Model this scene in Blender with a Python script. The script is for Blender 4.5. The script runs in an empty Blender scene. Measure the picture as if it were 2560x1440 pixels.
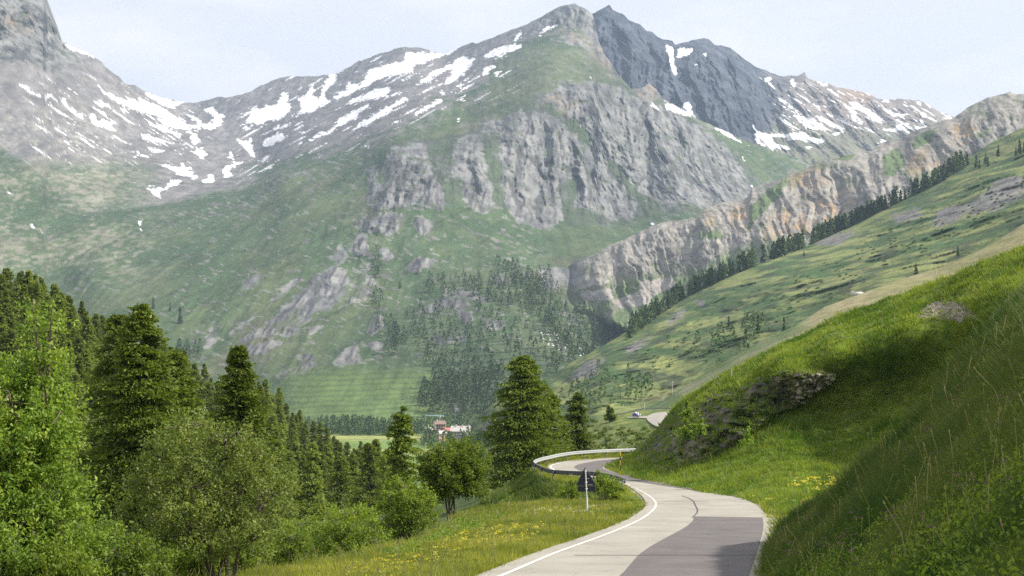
import bpy, math, random
import numpy as np
R = math.radians
rng = np.random.default_rng(7)
random.seed(7)
S = bpy.context.scene
COL = S.collection
# ------------------------------------------------------------------ camera, sky, sun, exposure
F, CX, HY = 3555.6, 1280.0, 850.0          # focal length in photo pixels, principal column, horizon row
cd = bpy.data.cameras.new("camera"); cam = bpy.data.objects.new("camera", cd); COL.objects.link(cam)
cam.location = (0, 0, 0); cam.rotation_euler = (R(90), 0, 0)
cd.lens = 50; cd.sensor_width = 36; cd.shift_y = (HY - 720) / 2560.0
cd.clip_start = 0.5; cd.clip_end = 60000
S.camera = cam
SUN_EL, SUN_AZ = 41.0, -3.0                # azimuth: 0 = due right of the view, negative = behind the camera
S.view_settings.view_transform = 'Standard'; S.view_settings.look = 'None'
S.view_settings.exposure = 0.80; S.view_settings.gamma = 1
w = bpy.data.worlds.new("World"); S.world = w; w.use_nodes = True
nt = w.node_tree; nt.nodes.clear()
def N(t, typ, **kw):
    n = t.nodes.new(typ)
    for k, v in kw.items():
        if k == 'ins':
            for a, b in v.items(): n.inputs[a].default_value = b
        else: setattr(n, k, v)
    return n
sky = N(nt, 'ShaderNodeTexSky', sky_type='NISHITA', sun_disc=False, altitude=1900, air_density=1.0, dust_density=2.5, ozone_density=2.0)
sky.sun_elevation = R(SUN_EL); sky.sun_rotation = R(90 - SUN_AZ)
tcn = N(nt, 'ShaderNodeTexCoord')
mp = N(nt, 'ShaderNodeMapping'); mp.inputs['Scale'].default_value = (3.2, 3.2, 9.0); mp.inputs['Location'].default_value = (0.35, 0.2, 1.1)
cn = N(nt, 'ShaderNodeTexNoise', ins={'Scale': 2.2, 'Detail': 7.0, 'Roughness': 0.55})
cr = N(nt, 'ShaderNodeMapRange', ins={'From Min': 0.42, 'From Max': 0.62, 'To Min': 0.80, 'To Max': 1.0})
cmx = N(nt, 'ShaderNodeMix', data_type='RGBA')
cmx.inputs['B'].default_value = (6.75, 6.65, 7.0, 1)
bg = N(nt, 'ShaderNodeBackground', ins={'Strength': 0.095}); out = N(nt, 'ShaderNodeOutputWorld')
nt.links.new(tcn.outputs['Generated'], mp.inputs['Vector']); nt.links.new(mp.outputs[0], cn.inputs['Vector'])
nt.links.new(cn.outputs['Fac'], cr.inputs['Value']); nt.links.new(cr.outputs[0], cmx.inputs['Factor'])
nt.links.new(sky.outputs[0], cmx.inputs['A']); nt.links.new(cmx.outputs['Result'], bg.inputs['Color']); nt.links.new(bg.outputs[0], out.inputs['Surface'])
sl = bpy.data.lights.new("sun", 'SUN'); sl.energy = 5.0; sl.angle = R(0.55); sl.color = (1.0, 0.93, 0.82)
so = bpy.data.objects.new("sun", sl); COL.objects.link(so)
sd = np.array([math.cos(R(SUN_EL)) * math.cos(R(SUN_AZ)), math.cos(R(SUN_EL)) * math.sin(R(SUN_AZ)), math.sin(R(SUN_EL))])
import mathutils
so.rotation_euler = mathutils.Vector(sd).to_track_quat('Z', 'Y').to_euler()
so.location = (60, -20, 60)
S.cycles.use_denoising = False
S.cycles.max_bounces = 6; S.cycles.transparent_max_bounces = 4; S.cycles.volume_bounces = 0

# ------------------------------------------------------------------ helpers
def tag(o, label=None, cat=None, group=None, kind=None):
    if label: o['label'] = label
    if cat: o['category'] = cat
    if group: o['group'] = group
    if kind: o['kind'] = kind
    return o
def empty(name, loc=(0, 0, 0), rz=0):
    o = bpy.data.objects.new(name, None); COL.objects.link(o); o.location = loc; o.rotation_euler = (0, 0, rz); o.empty_display_size = 0.2
    return o
def mesh(name, V, Fc, mat, parent=None, smooth=False, rnd=None, col=None, loc=None):
    V = np.asarray(V, np.float32).reshape(-1, 3)
    me = bpy.data.meshes.new(name)
    if isinstance(Fc, np.ndarray):
        n, k = Fc.shape
        me.vertices.add(len(V)); me.vertices.foreach_set('co', V.ravel())
        me.loops.add(n * k); me.loops.foreach_set('vertex_index', Fc.astype(np.int32).ravel())
        me.polygons.add(n); me.polygons.foreach_set('loop_start', np.arange(0, n * k, k, dtype=np.int32))
        me.update(calc_edges=True)
    else:
        me.from_pydata(V.tolist(), [], Fc); me.update()
    if smooth: me.polygons.foreach_set('use_smooth', np.ones(len(me.polygons), bool))
    if rnd is not None:
        a = me.attributes.new('rnd', 'FLOAT', 'FACE'); a.data.foreach_set('value', np.asarray(rnd, np.float32))
    if col is not None:
        a = me.attributes.new('col', 'FLOAT_COLOR', 'POINT'); c = np.ones((len(V), 4), np.float32); c[:, :3] = col; a.data.foreach_set('color', c.ravel())
    if mat: me.materials.append(mat)
    o = bpy.data.objects.new(name, me); COL.objects.link(o)
    if parent: o.parent = parent
    if loc is not None: o.location = loc
    return o
def copy_tree(o, parent=None):
    c = o.copy(); COL.objects.link(c)
    if parent: c.parent = parent
    for ch in list(o.children): copy_tree(ch, c)
    return c
def W(x, y, D):
    x = np.asarray(x, float); y = np.asarray(y, float); D = np.asarray(D, float)
    return np.stack([(x - CX) / F * D, D + 0 * x, (HY - y) / F * D], -1)
# gradient noise
_perm = rng.permutation(256); _perm = np.concatenate([_perm, _perm, _perm])
_g = rng.normal(size=(256, 3)); _g /= np.linalg.norm(_g, axis=1)[:, None]
def noise(P):
    P = np.asarray(P, float); i = np.floor(P).astype(int); f = P - i; i &= 255
    u = f * f * f * (f * (f * 6 - 15) + 10); r = 0
    for dx in (0, 1):
        for dy in (0, 1):
            for dz in (0, 1):
                h = _perm[_perm[_perm[i[..., 0] + dx] + i[..., 1] + dy] + i[..., 2] + dz] & 255
                g = _g[h]
                d = g[..., 0] * (f[..., 0] - dx) + g[..., 1] * (f[..., 1] - dy) + g[..., 2] * (f[..., 2] - dz)
                r = r + d * (u[..., 0] if dx else 1 - u[..., 0]) * (u[..., 1] if dy else 1 - u[..., 1]) * (u[..., 2] if dz else 1 - u[..., 2])
    return r * 1.6
def fbm(P, o=5, g=0.5, ridged=False):
    a, s, t = 1.0, 0, 0; P = np.asarray(P, float)
    for k in range(o):
        n = noise(P + 17.3 * k)
        s = s + a * ((1 - 2 * np.abs(n)) if ridged else n); t += a; a *= g; P = P * 2.03
    return s / t
def sst(a, b, x):
    t = np.clip((x - a) / (b - a), 0, 1); return t * t * (3 - 2 * t)
def rbf(ctrl):
    c = np.array(ctrl, float); X = c[:, :2] / 500.0; y = np.log(c[:, 2]); n = len(c)
    d = np.linalg.norm(X[:, None] - X[None], axis=2)
    A = np.zeros((n + 3, n + 3)); A[:n, :n] = np.where(d > 0, d * d * np.log(d + 1e-9), 0) + np.eye(n) * 2e-4
    A[:n, n:] = np.c_[np.ones(n), X]; A[n:, :n] = A[:n, n:].T
    s = np.linalg.solve(A, np.r_[y, 0, 0, 0])
    def f(x, yy):
        q = np.stack([np.ravel(x), np.ravel(yy)], -1) / 500.0; r = np.zeros(len(q))
        for k in range(n):
            dd = np.hypot(q[:, 0] - X[k, 0], q[:, 1] - X[k, 1]); r += s[k] * dd * dd * np.log(dd + 1e-9)
        r += s[n] + q @ s[n + 1:]
        return np.exp(r).reshape(np.shape(x))
    return f
class Layer: pass
def relief(name, x0, x1, dx, top, bot, rows, depth, disp=None, crest=0, back=(0, 0), color=None, mat=None, lift=None, parent=None, vpow=1.0, smooth=True):
    """a terrain sheet: crest line and foot line are traced, its distance from the viewpoint is modelled"""
    L = Layer(); top = np.array(top, float); bot = np.array(bot, float)
    xs = np.arange(x0, x1 + dx * .5, dx); yt = np.interp(xs, top[:, 0], top[:, 1]); yb = np.interp(xs, bot[:, 0], bot[:, 1])
    if crest: yt = yt + crest * fbm(np.stack([xs / 40., xs * 0, xs * 0 + 3.3], -1), 5, .6)
    v = np.linspace(0, 1, rows) ** vpow
    Xp = np.repeat(xs[None], rows, 0); Yp = yt[None] + v[:, None] * (np.maximum(yb, yt + 2) - yt)[None]
    D = depth(Xp, Yp)
    P = W(Xp, Yp, D)
    if disp is not None: P = P * (1 + disp(P, Xp, Yp, v[:, None] + 0 * Xp) / D)[..., None]
    L.front = P
    L.X, L.Y, L.D = Xp, Yp, P[..., 1]
    L.f = lambda x, y: W(x, y, depth(np.asarray(x, float), np.asarray(y, float)))
    nb = 0
    if back[0]:
        nb = 6; B = []
        for k in range(nb, 0, -1):
            q = k / nb; n = fbm(P[0] * 4 / back[0] + k, 3) * back[0] * .05
            B.append(P[0] + np.stack([0 * n, back[0] * q + 0 * n, -back[1] * q ** 1.3 + n * (1 if k < nb else 0)], -1))
        P = np.concatenate([np.array(B), P], 0)
    r, c = P.shape[:2]
    idx = np.arange(r * c).reshape(r, c)
    Fc = np.stack([idx[:-1, :-1], idx[1:, :-1], idx[1:, 1:], idx[:-1, 1:]], -1).reshape(-1, 4)
    cc = None
    if color is not None:
        cf = color(L.front, Xp, Yp); cf = np.concatenate([np.repeat(cf[:1], nb, 0), cf], 0); cc = cf.reshape(-1, 3)
    L.obj = mesh(name, P.reshape(-1, 3), Fc, mat, smooth=smooth, col=cc, parent=parent)
    return L
# traced outlines of snow, cliffs and so on, as masks that are then written onto the terrain's own vertices
MW, MH = 1300, 730
def raster(polys):
    m = np.zeros((MH, MW), np.float32)
    for p in polys:
        p = np.array(p, float) / 2 + 5
        a0, a1 = int(max(0, p[:, 0].min() - 1)), int(min(MW, p[:, 0].max() + 2)); b0, b1 = int(max(0, p[:, 1].min() - 1)), int(min(MH, p[:, 1].max() + 2))
        if a1 <= a0 or b1 <= b0: continue
        gx, gy = np.meshgrid(np.arange(a0, a1), np.arange(b0, b1)); ins = np.zeros(gx.shape, bool)
        for i in range(len(p)):
            (x1, y1), (x2, y2) = p[i - 1], p[i]
            if y1 == y2: continue
            ins ^= ((gy > y1) != (gy > y2)) & (gx < (x2 - x1) * (gy - y1) / (y2 - y1) + x1)
        m[b0:b1, a0:a1] = np.maximum(m[b0:b1, a0:a1], ins)
    return m
def blur(m, r):
    for _ in range(2):
        for ax in (0, 1):
            k = np.zeros_like(m)
            for s in range(-r, r + 1): k += np.roll(m, s, ax)
            m = k / (2 * r + 1)
    return m
def samp(m, x, y):
    u = np.clip(x / 2 + 5, 0, MW - 1.01); v = np.clip(y / 2 + 5, 0, MH - 1.01); i = u.astype(int); j = v.astype(int); a = u - i; b = v - j
    return (m[j, i] * (1 - a) + m[j, i + 1] * a) * (1 - b) + (m[j + 1, i] * (1 - a) + m[j + 1, i + 1] * a) * b
def T(polys, ox, oy, s): return [[(x / s + ox, y / s + oy) for x, y in p] for p in polys]
# ------------------------------------------------------------------ traced shapes
sA = 2.0567
snow = T([
 [(88,430),(105,425),(160,470),(230,510),(295,545),(240,525),(150,480)],[(205,480),(245,490),(270,470),(275,500),(240,503)],
 [(310,500),(340,503),(345,530),(390,575),(435,610),(395,600),(340,545)],[(480,430),(530,460),(600,500),(680,530),(755,575),(745,582),(640,545),(560,500)],
 [(465,515),(540,530),(585,535),(530,550)],[(455,595),(490,590),(500,620),(560,630),(615,620),(560,650),(620,680),(560,665),(480,640)],
 [(490,565),(570,588),(545,592)],[(600,540),(680,575),(640,572)],[(650,500),(700,520),(760,560),(830,600),(760,580),(690,540)],
 [(700,500),(760,520),(860,575),(960,640),(1090,668),(1000,665),(900,635),(800,590),(730,545)],
 [(735,462),(800,490),(880,512),(1000,528),(905,540),(880,560),(800,520)],[(790,600),(870,630),(950,655),(1000,680),(920,665),(840,640)],
 [(1025,550),(1060,560),(1090,548),(1110,575),(1155,595),(1130,650),(1080,668),(1030,645),(970,590),(985,588),(1050,635),(1090,628),(1100,600),(1070,575)],
 [(750,628),(830,650),(930,685),(920,698),(850,675),(770,655)],[(705,690),(760,690),(800,708),(905,738),(850,738),(740,715)],
 [(915,730),(980,740),(940,745)],[(940,655),(1000,680),(1030,720),(1010,750),(975,720),(985,700)],[(740,745),(800,765),(860,780),(800,785)],
 [(985,778),(1040,760),(1062,790),(1045,820),(1010,790)],[(800,830),(870,850),(930,860),(930,815),(945,850),(990,860),(960,880),(1015,910),(1000,925),(930,900),(860,865)],
 [(1040,930),(1080,893),(1098,905),(1095,945),(1065,950)],[(1140,880),(1160,850),(1230,830),(1245,845),(1200,860),(1180,880),(1195,905),(1160,915)],
 [(750,965),(850,965),(880,920),(940,940),(870,965),(820,985),(820,1015),(770,985)],[(1205,710),(1250,725),(1290,705),(1300,770),(1315,800),(1280,805),(1280,780)],
 [(1290,565),(1330,560),(1420,540),(1460,475),(1485,478),(1480,530),(1500,545),(1480,590),(1400,620),(1340,635),(1265,630),(1290,600)],
 [(1240,648),(1320,645),(1280,665)],[(1350,735),(1440,685),(1480,700),(1400,745),(1350,765)],[(1370,670),(1440,645),(1520,625),(1450,660)],
 [(1300,890),(1415,845),(1400,860),(1340,885)],[(1330,830),(1385,790),(1385,815),(1345,835)],[(1170,780),(1185,782),(1210,820),(1190,825)],
 [(1535,510),(1580,480),(1610,430),(1620,440),(1605,490),(1640,500),(1670,430),(1690,390),(1750,380),(1710,410),(1670,480),(1690,530),(1600,575),(1490,605),(1560,560),(1540,540)],
 [(1560,740),(1640,685),(1720,665),(1851,560),(1851,590),(1700,680),(1620,710)],[(1530,680),(1620,655),(1560,685)],
 [(320,213),(400,245),(500,285),(490,300),(390,268)],[(640,740),(700,780),(790,815),(720,800)],[(670,795),(700,800),(710,815)],
 [(20,955),(60,985),(70,995),(40,980)],[(120,1135),(170,1155),(225,1200),(165,1165)],[(715,1135),(735,1120),(725,1160),(733,1195),(722,1190)],
 [(215,410),(245,420),(245,432)],[(15,345),(32,360),(20,358)]], 0, 0, sA)
snow += T([
 [(0,490),(20,450),(40,400),(100,380),(90,400),(40,450),(20,500),(50,520),(0,552)],
 [(70,495),(140,460),(150,400),(160,430),(215,440),(240,380),(260,355),(310,345),(370,325),(430,320),(440,270),(480,265),(560,275),(620,270),(730,245),(640,285),(560,310),(480,335),(480,365),(400,385),(300,410),(230,450),(150,490),(90,512)],
 [(140,535),(160,515),(240,480),(300,455),(365,450),(350,490),(280,510),(200,520)],[(50,665),(100,610),(200,555),(262,525),(240,555),(160,600),(80,655)],
 [(0,680),(75,665),(40,690),(0,697)],[(155,680),(200,635),(280,590),(380,530),(465,490),(400,545),(320,600),(230,640)],[(400,425),(450,390),(560,355),(480,390)],
 [(480,455),(530,410),(620,350),(680,325),(740,280),(755,300),(795,305),(760,365),(700,410),(640,445),(650,400),(690,360),(640,365),(560,415)],
 [(840,290),(900,250),(960,230),(1040,225),(1040,245),(990,265),(900,295),(850,305)],[(995,220),(1020,165),(1045,150),(1030,195)],[(830,385),(850,350),(895,338),(900,355),(850,385)],
 [(475,590),(530,550),(640,500),(620,525),(540,570)],[(320,660),(380,630),(435,615),(400,635)],[(660,475),(750,458),(700,475)],[(690,450),(750,425),(720,450)],[(695,540),(750,490),(740,515)],
 [(600,490),(640,455),(640,475)],[(880,390),(970,345),(910,390)],[(900,195),(1020,135),(960,165)],[(1110,185),(1170,135),(1250,118),(1190,145)],[(1380,392),(1425,400),(1390,403)],
 [(180,710),(250,685),(200,712)],[(230,755),(268,742),(240,760)],[(195,815),(220,795),(210,820)],[(700,618),(730,622),(705,630)],[(250,310),(310,295),(290,315)],[(170,610),(230,585),(180,618)],
 [(1780,235),(1800,245),(1820,330),(1838,390),(1815,380),(1800,300)],[(1690,520),(1755,565),(1720,555)],[(1745,500),(1851,575),(1800,565)],[(1700,1135),(1735,1150),(1715,1158)]], 800, 0, sA)
snow += T([[(5,20),(45,40),(50,110),(68,185),(45,160),(25,80)],[(75,45),(150,40),(130,75),(65,95)],[(0,340),(50,330),(90,350),(130,310),(140,360),(170,400),(100,385),(30,365)],
 [(245,435),(330,475),(410,525),(360,515),(300,480)],[(190,75),(235,60),(210,80)],[(420,540),(440,540),(435,552)],[(440,750),(497,775),(470,768)],[(375,600),(410,612),(400,620)],[(160,130),(185,118),(170,138)]], 1660, 100, sA)
snow += T([
 [(95,705),(180,690),(250,705),(480,705),(740,690),(960,670),(700,700),(750,745),(940,775),(870,815),(700,790),(620,775),(500,780),(480,750),(310,730),(330,790),(420,830),(530,880),(520,895),(400,870),(330,880),(430,920),(300,880),(160,820)],
 [(545,475),(620,500),(760,525),(880,590),(960,665),(780,660),(700,620)],[(780,480),(880,510),(960,560),(1060,600),(1160,665),(1080,655),(980,610),(880,560)],[(1050,490),(1130,540),(1240,620),(1180,610),(1100,570)],
 [(1110,340),(1180,380),(1230,420),(1290,500),(1370,605),(1240,550),(1220,460)],[(1190,350),(1280,340),(1350,390),(1420,430),(1500,470),(1580,540),(1660,600),(1500,530),(1400,470),(1260,420)],
 [(1330,335),(1400,380),(1370,385)],[(1480,370),(1550,385),(1550,425)],[(1580,405),(1650,440),(1780,520),(1700,500),(1600,430)],[(1670,500),(1780,560),(1980,610),(1850,600),(1740,560)],
 [(1720,450),(1790,490),(1890,470),(1880,500),(1780,510)],[(1900,460),(1960,440),(1970,465)],[(2000,460),(2060,460),(2110,525),(2050,510)],[(2250,470),(2380,520),(2370,535),(2300,510)],
 [(1950,320),(1990,330),(2030,380),(2020,400),(1980,350)],[(2100,370),(2180,385),(2110,408)],[(1560,645),(1900,635),(2130,615),(2000,655),(1880,650),(1700,680),(1630,670)],
 [(340,270),(450,330),(560,410),(540,412),(440,345)],[(390,380),(500,440),(540,475),(440,415)],[(740,335),(880,420),(860,422),(780,370)],[(610,380),(720,440),(660,415)],
 [(520,90),(570,100),(600,160),(580,200),(555,160)],[(120,10),(250,90),(390,210),(330,180),(210,80)],[(240,60),(310,55),(320,90),(270,95)],[(1500,805),(1600,770),(1640,795),(1560,815)],
 [(1730,590),(1860,620),(1760,632)],[(2160,530),(2280,570),(2200,555)],[(950,360),(1020,410),(980,420)],[(1580,310),(1700,320),(1620,340),(1575,350)],[(780,95),(900,150),(1000,140),(860,110)],
 [(65,600),(100,600),(170,690),(130,680)],[(320,515),(390,545),(340,545)],[(1380,470),(1480,520),(1600,600),(1480,560)],[(650,125),(690,130),(670,165)],[(2000,545),(2050,560),(2040,595)],
 [(1000,700),(1140,680),(1040,730)],[(700,860),(740,850),(780,860),(710,890)],[(60,1290),(190,1362),(110,1330)]], 1860, 180, 4.571)
cliff = T([
 [(350,765),(430,740),(540,740),(570,860),(610,930),(655,1070),(590,1080),(480,1050),(350,1090),(250,1060),(290,950),(350,960)],[(260,870),(285,845),(300,960),(270,1050),(240,1050)],
 [(690,740),(760,680),(830,690),(860,880),(900,1090),(830,1090),(740,1060),(720,900),(650,950),(680,880)],
 [(920,720),(960,690),(1050,700),(1140,780),(1170,900),(1230,1000),(1260,1120),(1180,1190),(1060,1150),(950,1090),(930,950)],
 [(810,650),(960,590),(1100,560),(1250,640),(1350,740),(1350,860),(1330,900),(1200,950),(1140,830),(960,720)],
 [(1370,740),(1440,700),(1490,780),(1480,900),(1640,1060),(1640,1120),(1500,1130),(1300,1060),(1330,950)],
 [(1140,500),(1200,480),(1330,540),(1520,480),(1700,520),(1950,640),(2100,760),(2200,900),(2250,1000),(2100,1060),(1920,1060),(1720,1050),(1620,960),(1500,830),(1460,730),(1340,640),(1220,560)],
 [(1220,420),(1400,420),(1540,440),(1600,480),(1500,500),(1300,520),(1200,470)],[(195,1120),(250,1110),(420,1090),(430,1170),(360,1215),(260,1200),(200,1180)],
 [(470,1110),(560,1120),(590,1180),(540,1210),(480,1170)],[(185,1200),(240,1205),(265,1320),(150,1310)],[(30,1330),(120,1255),(135,1340),(110,1350)],[(300,1270),(340,1265),(370,1320),(330,1340)],
 [(450,1340),(560,1330),(590,1360),(530,1410),(450,1390)],[(1100,1380),(1270,1380),(1500,1440),(1350,1500),(1150,1440)],[(1150,190),(1300,180),(1380,220),(1500,330),(1550,420),(1500,400),(1400,260),(1260,210)],
 [(1640,470),(1690,425),(1740,480),(1700,520)],[(1240,20),(1500,30),(1590,110),(1450,120),(1380,180),(1250,120),(1000,200),(1100,130)]], 800, 0, sA)
cliff += T([
 [(860,180),(950,185),(970,320),(900,400),(870,440),(750,470),(640,620),(480,640),(350,650),(280,690),(270,640),(430,560),(560,420),(700,320),(760,220)],[(270,700),(400,680),(540,655),(550,670),(430,740),(280,775)],
 [(1080,240),(1160,270),(1150,310),(1060,400),(990,430),(900,470),(950,400),(1040,320)],[(0,700),(80,570),(110,510),(120,620),(90,670),(10,715)],[(260,330),(300,270),(400,225),(430,240),(360,300)],
 [(1060,160),(1120,150),(1130,210),(1080,205)],[(1350,170),(1400,110),(1530,120),(1540,160),(1460,190),(1430,230),(1360,210)],[(1410,490),(1500,420),(1590,400),(1740,380),(1740,430),(1600,470),(1480,490)],
 [(1580,330),(1680,330),(1800,310),(1880,360),(1870,400),(1780,380),(1620,370)],[(1640,430),(1780,470),(1790,560),(1740,560),(1680,500)],[(1090,570),(1150,490),(1200,520),(1200,600),(1120,625),(1080,600)],
 [(1090,680),(1200,680),(1205,735),(1100,725)],[(870,830),(910,730),(1020,670),(1040,800),(1000,835)],[(680,740),(760,740),(770,820),(700,860),(520,910),(560,850),(660,800)],
 [(1420,670),(1560,630),(1750,605),(1740,650),(1640,690),(1500,700)],[(1860,560),(1890,510),(2000,530),(2020,575),(1900,580)],[(1920,230),(1980,210),(2030,280),(1960,300)],
 [(150,640),(350,470),(360,485),(200,628)],[(440,410),(540,300),(700,200),(640,275),(500,385)],[(640,670),(740,570),(830,530),(760,600)],[(1400,720),(1450,730),(1440,780),(1410,770)],[(1600,1080),(1700,1060),(1740,1130),(1640,1150)]], 500, 600, 2.619)
cliff += T([[(640,360),(860,310),(870,390),(700,400)],[(860,400),(1020,350),(1050,270),(1250,240),(1300,290),(1150,360),(1100,420),(930,450)],[(400,240),(520,300),(510,330),(430,320)],
 [(540,520),(620,500),(640,540)],[(60,960),(150,930),(160,990),(80,990)]], 1200, 600, 2.619)
cliff += [[(-300,-300),(115,-300),(125,40),(165,112),(200,150),(140,180),(60,150),(-300,150)]]
orange = T([[(330,960),(350,860),(410,840),(440,900),(440,960),(380,980)],[(510,1000),(560,900),(700,860),(900,780),(1000,760),(900,900),(720,1000),(600,1040),(520,1040)],[(180,900),(250,880),(260,940),(200,950)],
 [(640,700),(800,660),(860,720),(700,800)],[(1250,560),(1350,560),(1330,680),(1260,700)],[(1480,440),(1600,420),(1580,560),(1500,560)],[(1350,620),(1450,600),(1400,700)]], 1660, 100, sA)
orange += T([[(1200,130),(1380,190),(1500,330),(1550,420),(1500,400),(1400,260),(1280,190)],[(1640,470),(1690,425),(1740,480),(1700,520)],[(1150,490),(1200,480),(1330,540),(1330,590),(1200,560)]], 800, 0, sA)
orange += [[(10,25),(40,30),(42,80),(5,85)],[(62,40),(90,40),(88,85),(60,85)]]
dledge = T([[(1120,600),(1210,540),(1240,640),(1180,700),(1130,700)],[(440,860),(640,690),(600,800),(470,920),(420,1010)],[(150,1000),(260,980),(330,1020),(230,1030)],[(820,590),(900,560),(1000,600),(880,620)],[(1270,520),(1400,440),(1380,520),(1280,570)],
 [(250,1190),(380,1070),(440,1100),(330,1190)]], 1660, 100, sA)
escar = T([[(1400,880),(1600,830),(1700,720),(1851,690),(1851,800),(1700,880),(1560,900),(1430,960),(1380,960)],[(950,1300),(1030,1290),(1000,1315),(950,1315)],[(700,1050),(850,1000),(1000,980),(900,1060)],[(1150,900),(1300,860),(1330,900),(1200,940)]], 1660, 100, sA)
escar += T([[(580,900),(700,790),(830,760),(760,880),(620,920)],[(930,720),(1060,640),(1150,640),(1000,740)],[(1200,560),(1340,440),(1360,470),(1250,560)],[(1380,400),(1480,390),(1450,430)],[(1480,60),(1520,50)]], 1200, 600, 2.619)
escar += [[(1195,1075),(1225,1040),(1260,1022),(1262,1060),(1215,1090)]]
escar += [[(1590,1130),(1650,1060),(1720,1010),(1790,985),(1880,955),(1960,925),(2050,930),(2090,945),(2040,985),(1980,1020),(1930,1040),(1880,1080),(1800,1130),(1720,1165),(1660,1180)]]
M_cl2 = blur(raster(cliff), 7) ** 1.3
M_face = blur(raster([[(960,360),(1100,345),(1180,330),(1250,300),(1330,230),(1500,220),(1640,250),(1760,320),(1850,400),(1930,500),(1900,560),(1700,520),(1560,560),(1420,560),(1300,520),(1100,500),(1000,500),(955,450)]]), 7)
M_snow = blur(raster(snow), 1); M_cliff = blur(raster(cliff), 2); M_or = blur(raster(orange), 5); M_led = blur(raster(dledge), 2); M_esc = blur(raster(escar), 2)
def warp(x, y, P, s, a):
    return x + a * fbm(P / s + 5, 3), y + a * fbm(P / s + 31, 3)
def edge(m, x, y, P, s, a, k=.55, t=.5, wdt=.12):
    xx, yy = warp(x, y, P, s, a); v = samp(m, xx, yy); return sst(t - wdt, t + wdt, v + k * (fbm(P / (s * .35), 4) ) * (v > .02))
def mixc(a, b, t): return a * (1 - t[..., None]) + np.asarray(b) * t[..., None]
C = lambda *v: np.array(v, float)
# ------------------------------------------------------------------ materials
def newmat(name):
    m = bpy.data.materials.new(name); m.use_nodes = True; t = m.node_tree; return m, t, t.nodes['Principled BSDF']
def terrain_mat(name, sc, bump, rough=.95, var=.35, detail=8, ys=1.):
    m, t, b = newmat(name); a = N(t, 'ShaderNodeAttribute', attribute_name='col'); g = N(t, 'ShaderNodeNewGeometry')
    n = N(t, 'ShaderNodeTexNoise', ins={'Scale': sc, 'Detail': detail, 'Roughness': .68}); n2 = N(t, 'ShaderNodeTexNoise', ins={'Scale': sc * .17, 'Detail': 5.0})
    r = N(t, 'ShaderNodeMapRange', ins={'From Min': .3, 'From Max': .7, 'To Min': 1 - var, 'To Max': 1 + var})
    r2 = N(t, 'ShaderNodeMapRange', ins={'From Min': .3, 'From Max': .7, 'To Min': 1 - var * .6, 'To Max': 1 + var * .6})
    mu = N(t, 'ShaderNodeMath', operation='MULTIPLY'); mx = N(t, 'ShaderNodeVectorMath', operation='SCALE')
    mpp = N(t, 'ShaderNodeMapping'); mpp.inputs['Scale'].default_value = (1, ys, 1); t.links.new(g.outputs['Position'], mpp.inputs['Vector']); t.links.new(mpp.outputs[0], n.inputs['Vector']); t.links.new(mpp.outputs[0], n2.inputs['Vector'])
    t.links.new(n.outputs['Fac'], r.inputs['Value']); t.links.new(n2.outputs['Fac'], r2.inputs['Value']); t.links.new(r.outputs[0], mu.inputs[0]); t.links.new(r2.outputs[0], mu.inputs[1])
    t.links.new(a.outputs['Color'], mx.inputs[0]); t.links.new(mu.outputs[0], mx.inputs['Scale']); t.links.new(mx.outputs[0], b.inputs['Base Color'])
    bp = N(t, 'ShaderNodeBump', ins={'Strength': .8, 'Distance': bump}); t.links.new(n.outputs['Fac'], bp.inputs['Height']); t.links.new(bp.outputs[0], b.inputs['Normal'])
    b.inputs['Roughness'].default_value = rough; b.inputs['Specular IOR Level'].default_value = .15
    return m
def leaf_mat(name, ca, cb, trans=.35, objvar=.25):
    m, t, b = newmat(name); a = N(t, 'ShaderNodeAttribute', attribute_name='rnd'); oi = N(t, 'ShaderNodeObjectInfo')
    mx = N(t, 'ShaderNodeMix', data_type='RGBA'); mx.inputs['A'].default_value = (*ca, 1); mx.inputs['B'].default_value = (*cb, 1)
    t.links.new(a.outputs['Fac'], mx.inputs['Factor'])
    r = N(t, 'ShaderNodeMapRange', ins={'To Min': 1 - objvar, 'To Max': 1 + objvar}); t.links.new(oi.outputs['Random'], r.inputs['Value'])
    s = N(t, 'ShaderNodeVectorMath', operation='SCALE'); t.links.new(mx.outputs['Result'], s.inputs[0]); t.links.new(r.outputs[0], s.inputs['Scale'])
    t.links.new(s.outputs[0], b.inputs['Base Color']); b.inputs['Roughness'].default_value = .55; b.inputs['Specular IOR Level'].default_value = .25
    tr = N(t, 'ShaderNodeBsdfTranslucent'); ms = N(t, 'ShaderNodeMixShader', ins={0: trans}); s2 = N(t, 'ShaderNodeVectorMath', operation='MULTIPLY'); s2.inputs[1].default_value = (1.25, 1.2, .5)
    t.links.new(s.outputs[0], s2.inputs[0]); t.links.new(s2.outputs[0], tr.inputs['Color']); t.links.new(b.outputs[0], ms.inputs[1]); t.links.new(tr.outputs[0], ms.inputs[2])
    t.links.new(ms.outputs[0], t.nodes['Material Output'].inputs['Surface'])
    return m
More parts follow.
